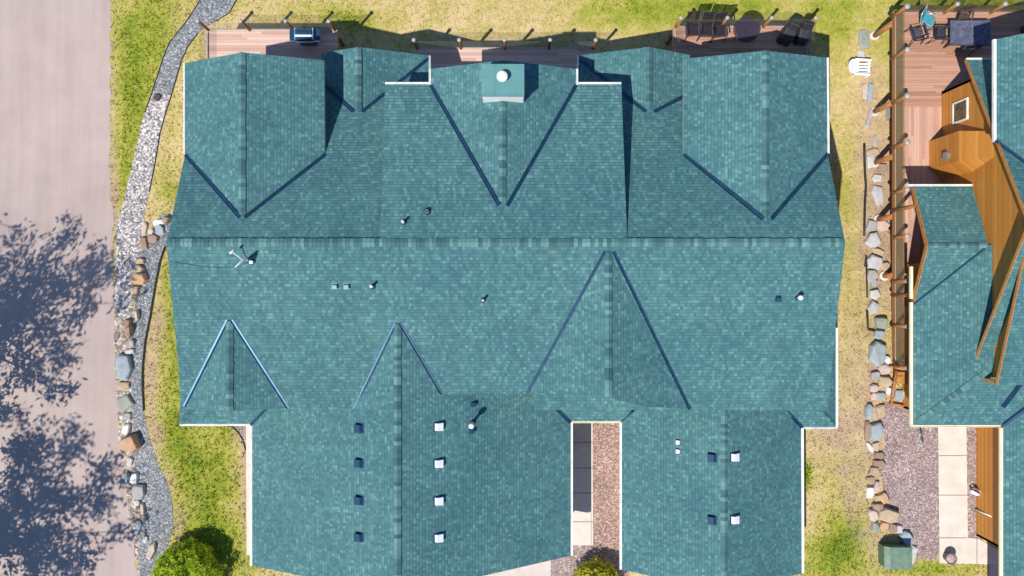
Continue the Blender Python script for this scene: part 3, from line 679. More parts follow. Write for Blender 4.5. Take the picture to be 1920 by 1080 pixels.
# ------------------------------------------------------------------ the cedar house next door
nb = thing('cedar_house', 'orange cedar sided house with teal roofs and cream gutters, cut off by the right edge', 'house')
ZD = 1.87
def nroof(name, parts, th=.09):
    bm = bmesh.new()
    for pl, pts in parts: facet(bm, pl, pts, th)
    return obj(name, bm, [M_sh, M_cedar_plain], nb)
M_cedar_plain = plain('orange_barge_board', (0.44, 0.19, 0.05), 0.55, 0, 0.18, 6)
def npart(name, m, f, parent=None):
    bm = bmesh.new(); f(bm); return obj(name, bm, m, parent or nb)
AN = Pl(8.39 + .488*2.615, 0, -.488); AS = Pl(8.39 - .547*2.615, 0, .547)
XR = 20.95; XW = 21.5
ar = nroof('gable_roof', [(AN, [AN.w(XR,2.615), AN.w(30,2.615), AN.w(30,10.52), AN.w(XR,10.52)]), (AS, [AS.w(XR,2.615), AS.w(30,2.615), AS.w(30,-3.9), AS.w(XR,-3.9)])])
def barge(bm, a, b, h=.13, t=.03):
    a, b = Vector(a), Vector(b); v = []
    for x in (a.x - t, a.x):
        for p in (a, b):
            v.append(bm.verts.new((x, p.y, p.z + .03))); v.append(bm.verts.new((x, p.y, p.z - h)))
    for f in ((0,1,3,2),(4,6,7,5),(0,2,6,4),(1,5,7,3),(0,4,5,1),(2,3,7,6)): bm.faces.new([v[i] for i in f])
    bmesh.ops.recalc_face_normals(bm, faces=bm.faces[:])
npart('barge_board', M_cedar_plain, lambda bm: barge(bm, AN.w(XR-.003,10.52), AN.w(XR-.003,2.615)), ar); npart('barge_board', M_cedar_plain, lambda bm: barge(bm, AS.w(XR-.003,-3.9), AS.w(XR-.003,2.615)), ar)
gutter(AN.w(XR+.02,10.52), AN.w(30,10.52), (0,1,0), ar)
# dormer with the white gutter
D = Pl(6.58 - .58*20.85, .58, 0)
dr = nroof('dormer_roof', [(D, [D.w(20.87,6.3), D.w(20.87,10.72), D.w(27,11.2), D.w(27,3.2), D.w(21.75,5.25)])])
gutter(D.w(20.87,6.3), D.w(20.87,10.72), (-1,0,0), dr, wd=.12); valley(AN.px(1866,264), AN.px(1930,311), AN, D, dr, .09)
# upper shed roof standing proud of the south slope
B = Pl(6.11 + .29*4.25, 0, .29)
br = nroof('shed_roof', [(B, [B.w(21.25,-4.25), B.w(30,-4.25), B.w(30,1.5), B.w(21.25,1.35)])])
npart('barge_board', M_cedar_plain, lambda bm: barge(bm, B.w(21.247,-4.25), B.w(21.247,1.4), .12), br)
# roof slopes round the lower storey
Lp = Pl(4.3 - .4*18.62, .4, 0); Sp = Pl(4.3 + .4*6.36, 0, .4); Gn = Pl(5.4 + .394*1.91, 0, -.394); Gs = Pl(5.4 - .415*1.91, 0, .415)
lr = nroof('lower_roof', [(Lp, [Lp.w(18.62,-.74), Lp.w(18.62,-6.36), Lp.w(22.2,-2.9), Lp.w(22.2,1.9), Lp.w(21.4,1.92)]), (Sp, [Sp.w(18.62,-6.36), Sp.w(22.75,-6.36), Sp.w(26.5,-2.55), Sp.w(22.3,-2.55), Sp.w(22.2,-2.9)])])
gutter(Lp.w(18.62,-.66), Lp.w(18.62,-6.36), (-1,0,0), lr, m=M_cream, wd=.12); gutter(Lp.w(18.62,1.0), Lp.w(18.62,-.5), (-1,0,0), lr, m=M_cream, wd=.12); gutter(Sp.w(18.55,-6.36), Sp.w(22.7,-6.36), (0,-1,0), lr, m=M_cream, wd=.1)
cap_strip(Lp.w(21.3,-3.75), Lp.w(18.72,-6.26), Lp, Sp, lr, .13, .13, 'hip_cap')
gr_ = nroof('small_gable_roof', [(Gn, [Gn.w(18.65,1.91), Gn.w(21.38,1.91), Gn.w(21.38,4.72), Gn.w(18.65,4.72)]), (Gs, [Gs.w(18.65,1.91), Gs.w(21.4,1.91), Gs.w(18.65,-.72)])])
cap_strip(Gn.w(18.7,1.91), Gn.w(21.35,1.91), Gn, Gs, gr_, .13); valley(Lp.w(21.3,1.86), Lp.w(18.65,-.74), Lp, Gs, gr_, .05)
gutter(Gn.w(18.4,4.72), Gn.w(21.4,4.72), (0,1,0), gr_, wd=.1)
npart('barge_board', M_cedar_plain, lambda bm: barge(bm, Gn.w(18.647,4.72), Gn.w(18.647,1.91), .2), gr_); npart('barge_board', M_cedar_plain, lambda bm: barge(bm, Gs.w(18.647,-.6), Gs.w(18.647,1.91), .2), gr_)
# right wing
Wp = Pl(4.3 - .45*22.8, .45, 0)
wr = nroof('wing_roof', [(Wp, [Wp.w(22.8,-6.45), Wp.w(22.8,-16.5), Wp.w(29,-16.5), Wp.w(29,-.2)])])
gutter(Wp.w(22.8,-6.5), Wp.w(22.8,-16.5), (-1,0,0), wr, m=M_cream, wd=.12)
valley(Sp.w(22.78,-6.36), Sp.w(24.6,-4.4), Sp, Wp, wr, .11, .05); valley(Sp.px(1880,763), Sp.px(1928,700), Sp, Sp, lr, .12, .035)
# walls
wall(nb, [(XW,9.8,AN.z(0,9.8)-.16), (XW,2.615,8.2), (XW,-3.6,AS.z(0,-3.6)-.16)], M_cedar, base=.4)
wall(nb, [(27,9.8,4.6), (XW,9.8,4.6)], M_cedar, base=0)
wall(nb, [(21.56,1.3,B.z(0,1.3)-.15), (21.56,-4.0,B.z(0,-4.0)-.15)], M_cedar, base=4.0)
wall(nb, [(21.62,-4.0,5.9), (27,-4.0,5.9)], M_cedar, base=4.0)
wall(nb, [(22.6,10.2,6.9), (22.6,5.8,6.9)], M_cedar, base=4.2)
wall(nb, [(19.55,-.9,4.2), (19.55,-6.0,4.2), (23.25,-6.0,4.2), (23.25,-12.4,4.2), (26,-12.4,4.2)], M_cedar)
wall(nb, [(19.7,1.2,4.3), (19.7,-.9,4.3)], M_cedar, base=1.2)
# fireplace bay: canted box with a sloping shoulder
def bay(bm):
    uvl = uvlayer(bm)
    f0 = [(21.52,7.34),(20.85,7.33),(20.85,5.92),(21.52,5.42)]
    lo = [bm.verts.new((x,y,.6)) for x,y in f0]; mid = [bm.verts.new((x,y,4.15)) for x,y in f0]; top = [bm.verts.new((21.52,7.0,5.55)), bm.verts.new((21.52,5.85,5.6))]
    fs = [(lo[0],lo[1],mid[1],mid[0]),(lo[1],lo[2],mid[2],mid[1]),(lo[2],lo[3],mid[3],mid[2]),(mid[1],mid[2],top[1],top[0]),(mid[0],mid[1],top[0]),(mid[2],mid[3],top[1])]
    for f in fs:
        fc = bm.faces.new(f)
        for l in fc.loops: p = l.vert.co; l[uvl].uv = (p.y*1.0 + p.x*.6, p.z)
    bmesh.ops.recalc_face_normals(bm, faces=bm.faces[:])
    for f in bm.faces:
        if f.calc_center_median().x > 21.2 and False: pass
bayo = npart('fireplace_bay', M_cedar, bay)
def bvent(bm): box(bm, 20.70, 20.852, 6.16, 6.44, 3.28, 3.52); box(bm, 20.66, 20.70, 6.12, 6.48, 3.24, 3.56)
npart('wall_vent', M_grey_metal, bvent, bayo)
def wframe(bm):
    y0, y1, z0, z1 = 7.95, 8.98, 2.75, 3.85
    box(bm, XW-.07, XW-.002, y0, y0+.075, z0, z1); box(bm, XW-.07, XW-.002, y1-.075, y1, z0, z1); box(bm, XW-.07, XW-.002, y0+.075, y1-.075, z0, z0+.075); box(bm, XW-.07, XW-.002, y0+.075, y1-.075, z1-.075, z1)
wfo = npart('window', M_white, wframe)
M_pane = plain('dark_window_glass', (0.10, 0.075, 0.035), 0.15, 0, 0.5, 4)
npart('pane', M_pane, lambda bm: box(bm, XW-.03, XW-.004, 8.025, 8.905, 2.825, 3.775), wfo)
for y in (-.35, 3.9): npart('porch_post', M_log, lambda bm: tube(bm, [(19.15,y,1.6),(19.15,y,4.25)], .1, 10))
npart('shed_post', M_cedar_plain, lambda bm: box(bm, 21.27, 21.42, -4.22, -4.06, 4.6, 5.95))
# ---- the neighbour's deck
nd = thing('wooden_deck', 'long red cedar deck with log railing posts along the orange house at right', 'deck', (19.09, 4.8, ZD), 0)
n0 = set(bpy.data.objects)
bm = bmesh.new(); planks(bm, 19.26, 27, 9.85, 13.8, ZD, 'x'); planks(bm, 19.26, 21.48, 9.05, 9.85, ZD, 'x'); obj('deck_boards', bm, M_deck_red, nd)
bm = bmesh.new(); planks(bm, 19.26, 21.48, -4.3, 9.05, ZD, 'y'); obj('deck_boards', bm, M_deck_mid, nd)
for a, b in (((19.19,-4.3),(19.19,13.86)), ((19.12,13.84),(27,13.84))):
    bm = bmesh.new(); uvl = uvlayer(bm); bar(bm, (*a, ZD-.1), (*b, ZD-.1), .13, .26)
    for f in bm.faces:
        for l in f.loops: l[uvl].uv = (l.vert.co.z + l.vert.co.x if a[0] == b[0] else l.vert.co.z+l.vert.co.y, l.vert.co.x + l.vert.co.y)
    obj('rim_beam', bm, M_cedar_h, nd)
qn = (H-2.92)/F
PY = [(540-y)*qn for y in (12,93,180,267,355,442,527,612,690)]
for i, y in enumerate(PY): log_post(nd, 19.16, y, ZD-.3, 2.92, M_log, .1, i != 99)
for y0, y1 in zip(PY, PY[1:]): pane(nd, (19.14,y0-.1), (19.14,y1+.1), ZD+.1, 2.72)
for x in (1795.5, 1885, 1975): log_post(nd, (x-960)*qn, 13.76, ZD-.3, 2.92, M_log, .085)
for x0, x1 in ((1703,1795.5),(1795.5,1885),(1885,1975)): pane(nd, ((x0-960)*qn+.1,13.76), ((x1-960)*qn-.1,13.76), ZD+.1, 2.72)
for x, y in ((1636,67),(1638,209),(1642,305),(1646,411),(1653,517)):
    g = G(x, y); bm = bmesh.new(); tube(bm, [(19.1,g.y,g.z-.1),(19.14,g.y,ZD-.2)], .14, 10); s = obj('support_post', bm, M_log, nd)
    bm = bmesh.new(); lathe(bm, [(.26,g.z-.06),(.25,g.z+.06),(.2,g.z+.08)], 14, 0, Matrix.Translation((19.12,g.y,0))); obj('footing', bm, M_conc, s)
for ob in set(bpy.data.objects) - n0:
    if ob.type == 'MESH': ob.data.transform(Matrix.Translation(-Vector(nd.location)))

def at(px, py, z): return P(px, py, z)
# wooden step at the end of the deck
p = G(1688, 722)
st = thing('wooden_step', 'small orange wooden step with slats at the lower end of the cedar deck', 'step', (p.x, p.y, p.z))
bm = bmesh.new()
for y in (.62, .42, .22): box(bm, -.45, .45, y-.085, y+.085, .42, .47)
obj('tread', bm, M_cedar_plain, st)
for x in (-.5, .42): obj('side_log', (lambda b: (tube(b, [(x,.8,.55),(x,-.3,.25),(x,-1.0,.1)], .07, 8), b)[1])(bmesh.new()), M_log, st)
for y, z in ((.86,.6), (-1.0,.14)): obj('cross_log', (lambda b: (tube(b, [(-.62,y+.1,z),(.52,y-.1,z)], .08, 8), b)[1])(bmesh.new()), M_log, st)

# ------------------------------------------------------------------ patio furniture
M_slate = plain('dark_slate_furniture', (0.035, 0.036, 0.055), 0.5, 0, 0.2, 8)
M_tealsling = plain('turquoise_sling_fabric', (0.03, 0.27, 0.32), 0.8, 0, 0.15, 10)
M_covers = plain('black_furniture_cover', (0.018, 0.018, 0.024), 0.6, 0, 0.3, 6, 0.4)
M_grill = plain('navy_grill_enamel', (0.012, 0.055, 0.11), 0.3, 0.1, 0.2, 4)
M_chrome = plain('bright_steel', (0.75, 0.80, 0.84), 0.25, 0.7, 0.05, 4)
M_shiny = plain('white_molded_plastic', (0.84, 0.86, 0.90), 0.45, 0, 0.05, 5)
def part(t, name, m, f):
    bm = bmesh.new(); f(bm); return obj(name, bm, m, t)
def slat_chair(label, loc, rz, m, sc=1.0, group=None, seatm=None):
    t = thing('patio_chair', label, 'chair', loc, rz, group); t.scale = (sc,)*3
    def seat(bm):
        for i in range(6): box(bm, -.25, .25, -.25+i*.085, -.25+i*.085+.062, .42, .445)
    def back(bm):
        for i in range(6):
            x = -.22 + i*.085; box(bm, x, x+.03, 0, .025, 0, .5, 0, Matrix.Translation((0,.26,.45)) @ Matrix.Rotation(R_(-16), 4, 'X'))
        box(bm, -.26, .26, -.005, .03, .5, .56, 0, Matrix.Translation((0,.26,.45)) @ Matrix.Rotation(R_(-16), 4, 'X'))
    part(t, 'seat', seatm or m, seat); part(t, 'backrest', m, back)
    for x in (-.27, .27):
        part(t, 'leg', m, lambda bm: tube(bm, [(x,-.24,.63),(x*1.05,-.30,0)], .02, 6)); part(t, 'leg', m, lambda bm: tube(bm, [(x,.24,.63),(x*1.08,.40,0)], .02, 6))
        part(t, 'armrest', m, lambda bm: box(bm, x-.035, x+.035, -.30, .30, .63, .655))
    return t
def sling_chair(label, loc, rz, m, frame, sc=1.0, group=None, recline=28):
    t = thing('sling_chair', label, 'chair', loc, rz, group); t.scale = (sc,)*3
    T = Matrix.Translation((0,.25,.40)) @ Matrix.Rotation(R_(-recline), 4, 'X')
    part(t, 'seat', m, lambda bm: box(bm, -.25, .25, -.27, .25, .395, .405)); part(t, 'backrest', m, lambda bm: box(bm, -.25, .25, 0, .01, .02, .62, 0, T))
    for x in (-.27, .27):
        part(t, 'side_frame', frame, lambda bm: tube(bm, [(x,-.32,.0),(x,-.28,.40),(x,.25,.40),T @ Vector((x,0,.64))], .018, 6)); part(t, 'leg', frame, lambda bm: tube(bm, [(x,.05,.60),(x,.42,0)], .016, 6))
        part(t, 'armrest', frame, lambda bm: box(bm, x-.028, x+.028, -.25, .30, .59, .61))
    part(t, 'top_bar', frame, lambda bm: tube(bm, [T @ Vector((-.27,0,.64)), T @ Vector((.27,0,.64))], .018, 6))
    return t
gR = 'dark mesh sling chairs on the right rear deck'
sling_chair('dark mesh sling chair at the left corner of the red rear deck', at(1293,63,DZ), R_(4), M_mesh, M_slate, 1.18, gR)
sling_chair('middle one of three dark mesh sling chairs on the red rear deck', at(1319,64,DZ), R_(-3), M_mesh, M_slate, 1.18, gR)
sling_chair('dark mesh sling chair beside the round smoked glass table', at(1343,65,DZ), R_(5), M_mesh, M_slate, 1.18, gR)
p = at(1390,66,DZ); t = thing('round_table', 'round smoked glass table on the red rear deck', 'table', p)
part(t, 'table_top', M_tglass, lambda bm: lathe(bm, [(.60,.70),(.62,.71),(.62,.72),(.60,.73)], 40))
part(t, 'rim', M_slate, lambda bm: tube(bm, [(.62*math.cos(a*math.pi/20), .62*math.sin(a*math.pi/20), .715) for a in range(41)], .014, 6))
for a in range(4): part(t, 'leg', M_slate, lambda bm: tube(bm, [(0,0,.69),(.2*math.cos(a*1.571+.6),.2*math.sin(a*1.571+.6),.35),(.42*math.cos(a*1.571+.6),.42*math.sin(a*1.571+.6),0)], .018, 6))
def covered(label, loc, rz):
    t = thing('covered_chair', label, 'covered chair', loc, rz, 'patio chairs under black covers')
    def f(bm):
        levels = [(0,.36,.46,0),(.30,.35,.45,0),(.52,.33,.43,.02),(.60,.30,.40,.03),(.72,.29,.16,.27),(.98,.26,.10,.34),(1.03,.22,.06,.35)]
        rings = []
        for z, rx, ry, oy in levels:
            ring = []
            for k in range(24):
                a = k*2*math.pi/24; c, s = math.cos(a), math.sin(a); e = .55
                x = rx*math.copysign(abs(c)**e, c); y = ry*math.copysign(abs(s)**e, s) + oy
                j = noise.noise(Vector((x*4+loc[0], y*4, z*3)))*.035; ring.append(bm.verts.new((x*(1+j), y*(1+j), z+j*.6)))
            rings.append(ring)
        for r0, r1 in zip(rings, rings[1:]):
            for k in range(24): bm.faces.new((r0[k], r0[(k+1)%24], r1[(k+1)%24], r1[k]))
        bm.faces.new(rings[-1])
    part(t, 'cover', M_covers, f)
    part(t, 'drawstring', M_grey_metal, lambda bm: tube(bm, [(.37*math.cos(a*math.pi/12), .47*math.sin(a*math.pi/12), .1) for a in range(25)], .012, 5))
    return t
covered('black covered chair, the left of two at the right end of the red deck', at(1472,70,DZ), R_(-24)); covered('black covered chair in the right rear corner of the red deck', at(1500,70,DZ), R_(-8))

# grill on the left rear deck
p = at(581,77,DZ); t = thing('barbecue_grill', 'navy blue gas grill with steel handles and side shelves on the pale left deck', 'grill', p)
part(t, 'cabinet', M_grill, lambda bm: box(bm, -.40, .40, -.27, .27, .08, .82))
def lid(bm):
    n = 10; prof = [(-.29 + .58*(1-math.cos(math.pi*i/n))/2, .84 + .27*math.sin(math.pi*i/n)) for i in range(n+1)]
    L0 = [bm.verts.new((-.40, y, z)) for y, z in prof]; L1 = [bm.verts.new((.40, y, z)) for y, z in prof]
    for i in range(n): bm.faces.new((L0[i], L0[i+1], L1[i+1], L1[i]))
    bm.faces.new(L0[::-1]); bm.faces.new(L1); bm.faces.new((L0[0], L1[0], L1[-1], L0[-1]))
    bmesh.ops.recalc_face_normals(bm, faces=bm.faces[:])
part(t, 'lid', M_grill, lid)
for x in (-.43, .43): part(t, 'lid_end', M_chrome, lambda bm: box(bm, x-.025, x+.025, -.26, .28, .84, 1.03))
for s in (-1, 1): part(t, 'side_shelf', M_grill, lambda bm: box(bm, min(s*.44,s*.74), max(s*.44,s*.74), -.28, .29, .80, .84)); part(t, 'shelf_trim', M_chrome, lambda bm: box(bm, min(s*.44,s*.74), max(s*.44,s*.74), -.325, -.285, .79, .83))
part(t, 'handle', M_chrome, lambda bm: tube(bm, [(-.42,-.36,.86),(.42,-.36,.86)], .025, 8))
for x in (-.25, 0, .25): part(t, 'knob', M_chrome, lambda bm: tube(bm, [(x,-.27,.72),(x,-.33,.72)], .03, 10))
for x in (-.35, .35):
    for y in (-.2, .2): part(t, 'wheel', M_black, lambda bm: tube(bm, [(x-.03,y,.05),(x+.03,y,.05)], .05, 10))

# neighbour's table and chairs
def mosaic():
    m, ns, ls, b = mat('grey_mosaic_top'); geo = ns.new('ShaderNodeNewGeometry')
    v = ns.new('ShaderNodeTexVoronoi'); v.inputs['Scale'].default_value = 7; ls.new(geo.outputs['Position'], v.inputs['Vector'])
    n = noise_(ns, ls, geo.outputs['Position'], 5, 5, .7); sp = ns.new('ShaderNodeSeparateColor'); ls.new(v.outputs['Color'], sp.inputs[0])
    f = math_(ns, ls, 'ADD', math_(ns, ls, 'MULTIPLY', sp.outputs[0], .5), math_(ns, ls, 'MULTIPLY', n, .5))
    ls.new(ramp(ns, ls, f, [(.2, (.055,.06,.095)), (.5, (.085,.09,.14)), (.8, (.135,.13,.185))]), b.inputs['Base Color']); b.inputs['Roughness'].default_value = .6; return m
M_mos = mosaic()
p = at(1801,71.5,ZD); t = thing('patio_table', 'large rectangular grey mosaic patio table on the cedar deck', 'table', p)
part(t, 'table_top', M_mos, lambda bm: box(bm, -.98, .98, -.585, .585, .70, .745)); part(t, 'top_frame', M_slate, lambda bm: [box(bm, -1.0, 1.0, y-.02, y+.02, .69, .735) for y in (-.605,.605)])
for x in (-.85, .85):
    for y in (-.48, .48): part(t, 'leg', M_slate, lambda bm: box(bm, x-.035, x+.035, y-.035, y+.035, 0, .70))
gN = 'slatted chairs round the mosaic table'
M_brz = plain('bronze_slat_frame', (0.10, 0.065, 0.055), 0.5, 0.2, 0.2, 8)
slat_chair('dark slatted chair pushed against the left side of the mosaic table', at(1752,71,ZD), R_(90), M_slate, 1.1, gN)
slat_chair('bronze slatted chair turned askew behind the mosaic table', at(1794,42,ZD), R_(-14), M_brz, 1.1, gN)
slat_chair('dark slatted chair tucked under the near side of the mosaic table', at(1803,88,ZD), R_(180), M_slate, 1.1, gN)
slat_chair('dark slatted chair by the railing between the turquoise chair and a log post', at(1709,70,ZD), R_(196), M_slate, 1.15, gN)
sling_chair('turquoise sling chair in the corner of the cedar deck', at(1730,45,ZD), R_(60), M_tealsling, M_chrome, 1.05, None, 30)
p = at(1922,57,ZD); t = thing('round_cushion_stool', 'round blue cushioned stool in the shade at the right edge', 'stool', p)
M_bluec = plain('blue_cushion', (0.015, 0.09, 0.30), 0.8, 0, 0.1, 6)
part(t, 'cushion', M_bluec, lambda bm: lathe(bm, [(.22,.38),(.30,.42),(.30,.50),(.22,.54)], 24)); part(t, 'base', M_slate, lambda bm: lathe(bm, [(.24,0),(.22,.1),(.12,.2),(.2,.38)], 20))

# white plastic chair on the lawn
p = G(1607, 131); t = thing('lawn_chair', 'white molded plastic lawn chair lying on the grass between the two houses', 'chair', p, R_(-4))
def wback(bm):
    n = 18; T = Matrix.Translation((-.05,0,.30)) @ Matrix.Rotation(R_(-62), 4, 'Y'); o = []
    pts = [(-.36, 0)] + [(-.38*math.cos(math.pi*i/n), .42 + .36*math.sin(math.pi*i/n)) for i in range(n+1)] + [(.36, 0)]
    A = [bm.verts.new(T @ Vector((0, y, z))) for y, z in pts]; Bv = [bm.verts.new(T @ Vector((-.035, y, z))) for y, z in pts]
    bm.faces.new(A); bm.faces.new(Bv[::-1])
    for i in range(len(pts)): bm.faces.new((A[i], Bv[i], Bv[(i+1)%len(pts)], A[(i+1)%len(pts)]))
    bmesh.ops.recalc_face_normals(bm, faces=bm.faces[:])
part(t, 'backrest', M_shiny, wback)
def wseat(bm):
    for i in range(4): box(bm, -.06, .50, -.30+i*.155, -.30+i*.155+.10, .28, .31)
    box(bm, .44, .52, -.34, .34, .24, .305)
part(t, 'seat', M_shiny, wseat)
for y in (-.38, .38):
    part(t, 'armrest', M_shiny, lambda bm: box(bm, -.35, .48, y-.055, y+.055, .46, .49))
    for x in (-.25, .42): part(t, 'leg', M_shiny, lambda bm: box(bm, x-.04, x+.04, y-.03, y+.03, 0, .46))
# things by the neighbour's deck and walk
p = G(1667, 212); t = thing('storage_box', 'pale grey box with a blue side tucked under the cedar deck edge', 'box', p)
part(t, 'body', M_grill, lambda bm: box(bm, -.05, .38, -.36, .36, 0, .5)); part(t, 'side_panel', M_capg, lambda bm: box(bm, -.20, -.052, -.36, .36, 0, .42)); part(t, 'lid', M_white_and_glint, lambda bm: box(bm, -.07, .08, -.38, .38, .502, .54))
M_greenbox = plain('green_utility_paint', (0.135, 0.215, 0.15), 0.6, 0, 0.2, 3); M_greendk = plain('darker_green_utility_paint', (0.085, 0.15, 0.10), 0.5, 0, 0.14, 3)
p = G(1671, 1036); t = thing('utility_box', 'green metal utility box standing among the stones at the lower right', 'utility box', p)
part(t, 'cabinet', M_greendk, lambda bm: box(bm, -.66, .56, -.50, .50, -.1, .62))
def ubl(bm):
    a = [(-.68,-.54,.60),(.60,-.54,.60),(.60,.54,.60),(-.68,.54,.60)]; b_ = [(-.46,-.54,.76),(.60,-.54,.78),(.60,.54,.78),(-.46,.54,.76)]
    v = [bm.verts.new(c) for c in a+b_]
    for f in ((3,2,1,0),(4,5,6,7),(0,1,5,4),(1,2,6,5),(2,3,7,6),(3,0,4,7)): bm.faces.new([v[i] for i in f])
part(t, 'lid', M_greenbox, ubl)
part(t, 'hasp', M_grey_metal, lambda bm: box(bm, -.03, .03, -.565, -.541, .50, .66))
M_terr = plain('grey_brown_pot', (0.16, 0.13, 0.13), 0.6, 0, 0.2, 6); M_soilpot = plain('pinkish_potting_stones', (0.45, 0.33, 0.30), 0.9, 0, 0.4, 18)
p = G(1774, 1042); t = thing('flower_pot', 'round dark flower pot holding pinkish stones at the corner of the walk', 'pot', p)
part(t, 'pot', M_terr, lambda bm: lathe(bm, [(.20,.03),(.27,.38),(.29,.42),(.25,.42),(.23,.34),(.05,.33)], 26)); part(t, 'filling', M_soilpot, lambda bm: lathe(bm, [(.235,.33),(.22,.365),(.1,.385),(.02,.39)], 18))
M_skyblue = plain('sky_blue_plastic', (0.10, 0.36, 0.55), 0.4, 0, 0.1, 5)
p = G(1827, 955); t = thing('snow_shovel', 'long white handled shovel with a blue blade standing upright against the orange wall', 'shovel', p)
part(t, 'shaft', M_shiny, lambda bm: tube(bm, [(0,0,0),(.12,0,1.15)], .035, 10)); part(t, 'grip_band', M_black, lambda bm: [tube(bm, [(.03,-.03,.2),(.10,-.03,.9)], .03, 8)])
part(t, 'blade', M_skyblue, lambda bm: [box(bm, .08, .11, -.17, .17, 1.1, 1.5, 0, Matrix.Rotation(R_(14), 4, 'Y')), box(bm, .06, .17, -.18, -.15, 1.1, 1.48, 0, Matrix.Rotation(R_(14), 4, 'Y'))])
p = G(1825, 920); t = thing('watering_can', 'white and navy watering can on the gravel strip beside the orange wall', 'watering can', p, R_(-30))
M_navy = plain('navy_plastic', (0.015, 0.02, 0.055), 0.4, 0, 0.1, 5)
part(t, 'body', M_shiny, lambda bm: lathe(bm, [(.17,0),(.18,.05),(.16,.30),(.12,.34),(.04,.345)], 20)); part(t, 'spout', M_shiny, lambda bm: tube(bm, [(.14,0,.08),(.30,0,.26),(.40,0,.36)], [.05,.035,.055], 10)); part(t, 'handle', M_navy, lambda bm: tube(bm, [(-.15,0,.08),(-.30,0,.22),(-.26,0,.40),(-.05,0,.46),(.06,0,.36)], .04, 10))
pts = [G(1723,801), G(1727,815), G(1729,829)]
bm = bmesh.new(); tube(bm, [pts[0]+Vector((0,0,.10)), pts[1]+Vector((0,0,.07)), pts[2]+Vector((0,0,.05))], [.035,.04,.05], 8)
tag(obj('drain_hose', bm, M_grill), 'short dark bent drain hose lying on the pink gravel below the cream gutter', 'hose')

# ------------------------------------------------------------------ edging
def edging(label, pts, wd=.055, ht=.07, closed=False):
    bm = bmesh.new(); P3 = [G(*p, .0) for p in pts]; out = []
    for a, b in zip(P3, P3[1:]):
        n = max(1, int((b-a).length/.4))
        for k in range(n): q = a.lerp(b, k/n); out.append(Vector((q.x, q.y, zg(q.y) + ht - .03)))
    out.append(Vector((P3[-1].x, P3[-1].y, zg(P3[-1].y) + ht - .03)))
    tube(bm, out, wd/2, 6)
    tag(obj('lawn_edging', bm, M_black), label, 'edging', 'black plastic edging strips')
edging('black edging strip along the left side of the upper gravel path', [(376,0),(350,40),(318,80),(305,112),(296,140),(284,178),(272,210)], .04)
edging('black edging strip between the upper gravel path and the lawn by the left deck', [(444,0),(430,25),(405,40)], .04)
edging('black edging strip along the right side of the white gravel', [(372,62),(352,88),(340,115),(333,140),(322,177),(310,215),(300,250),(290,310),(280,360)], .04)
edging('black edging strip between the lower grey path and the lawn under the left eave', [(310,463),(301,490),(291,540),(283,590),(273,640),(268,690),(268,720),(270,770)], .075, .10)
edging('curved black edging at the gravel corner below the left white gutter', [(425,797),(436,800),(448,812),(456,826),(461,845)], .05)
edging('dark timber edging strip between the right lawn and the upper border stones', [(1619,270),(1620,320),(1622,350),(1620,385),(1619,442)], .13, .12)
edging('short dark edging between dry lawn and border stones, beside the ridge end', [(1620,500),(1623,480),(1624,530),(1625,558)], .09, .10)
edging('dark edging piece with a bent lower end beside the greenish round boulder', [(1624,582),(1626,618),(1638,620)], .11, .12)

# ------------------------------------------------------------------ stones
def rock_mat(name, col, var=.3):
    m, ns, ls, b = mat(name); geo = ns.new('ShaderNodeNewGeometry')
    n = noise_(ns, ls, geo.outputs['Position'], 3.2, 7, .7); n2 = noise_(ns, ls, geo.outputs['Position'], 16, 4, .7)
    f = math_(ns, ls, 'ADD', math_(ns, ls, 'MULTIPLY', n, .65), math_(ns, ls, 'MULTIPLY', n2, .35))
    ls.new(ramp(ns, ls, f, [(.32, tuple(c*(1-var) for c in col)), (.5, col), (.7, tuple(min(.9, c*(1+var*.8)) for c in col))]), b.inputs['Base Color'])
    b.inputs['Roughness'].default_value = .9; bump(ns, ls, f, .7, .05, b); return m
RM = {k: rock_mat(k+'_stone', c) for k, c in dict(slate=(.29,.34,.37), grey=(.34,.33,.32), pale=(.47,.46,.44), white=(.64,.63,.62), tan=(.42,.32,.22), orange=(.47,.29,.17), pink=(.50,.39,.34), brown=(.29,.20,.15), green=(.27,.29,.25), dark=(.07,.06,.06), lilac=(.42,.41,.43)).items()}
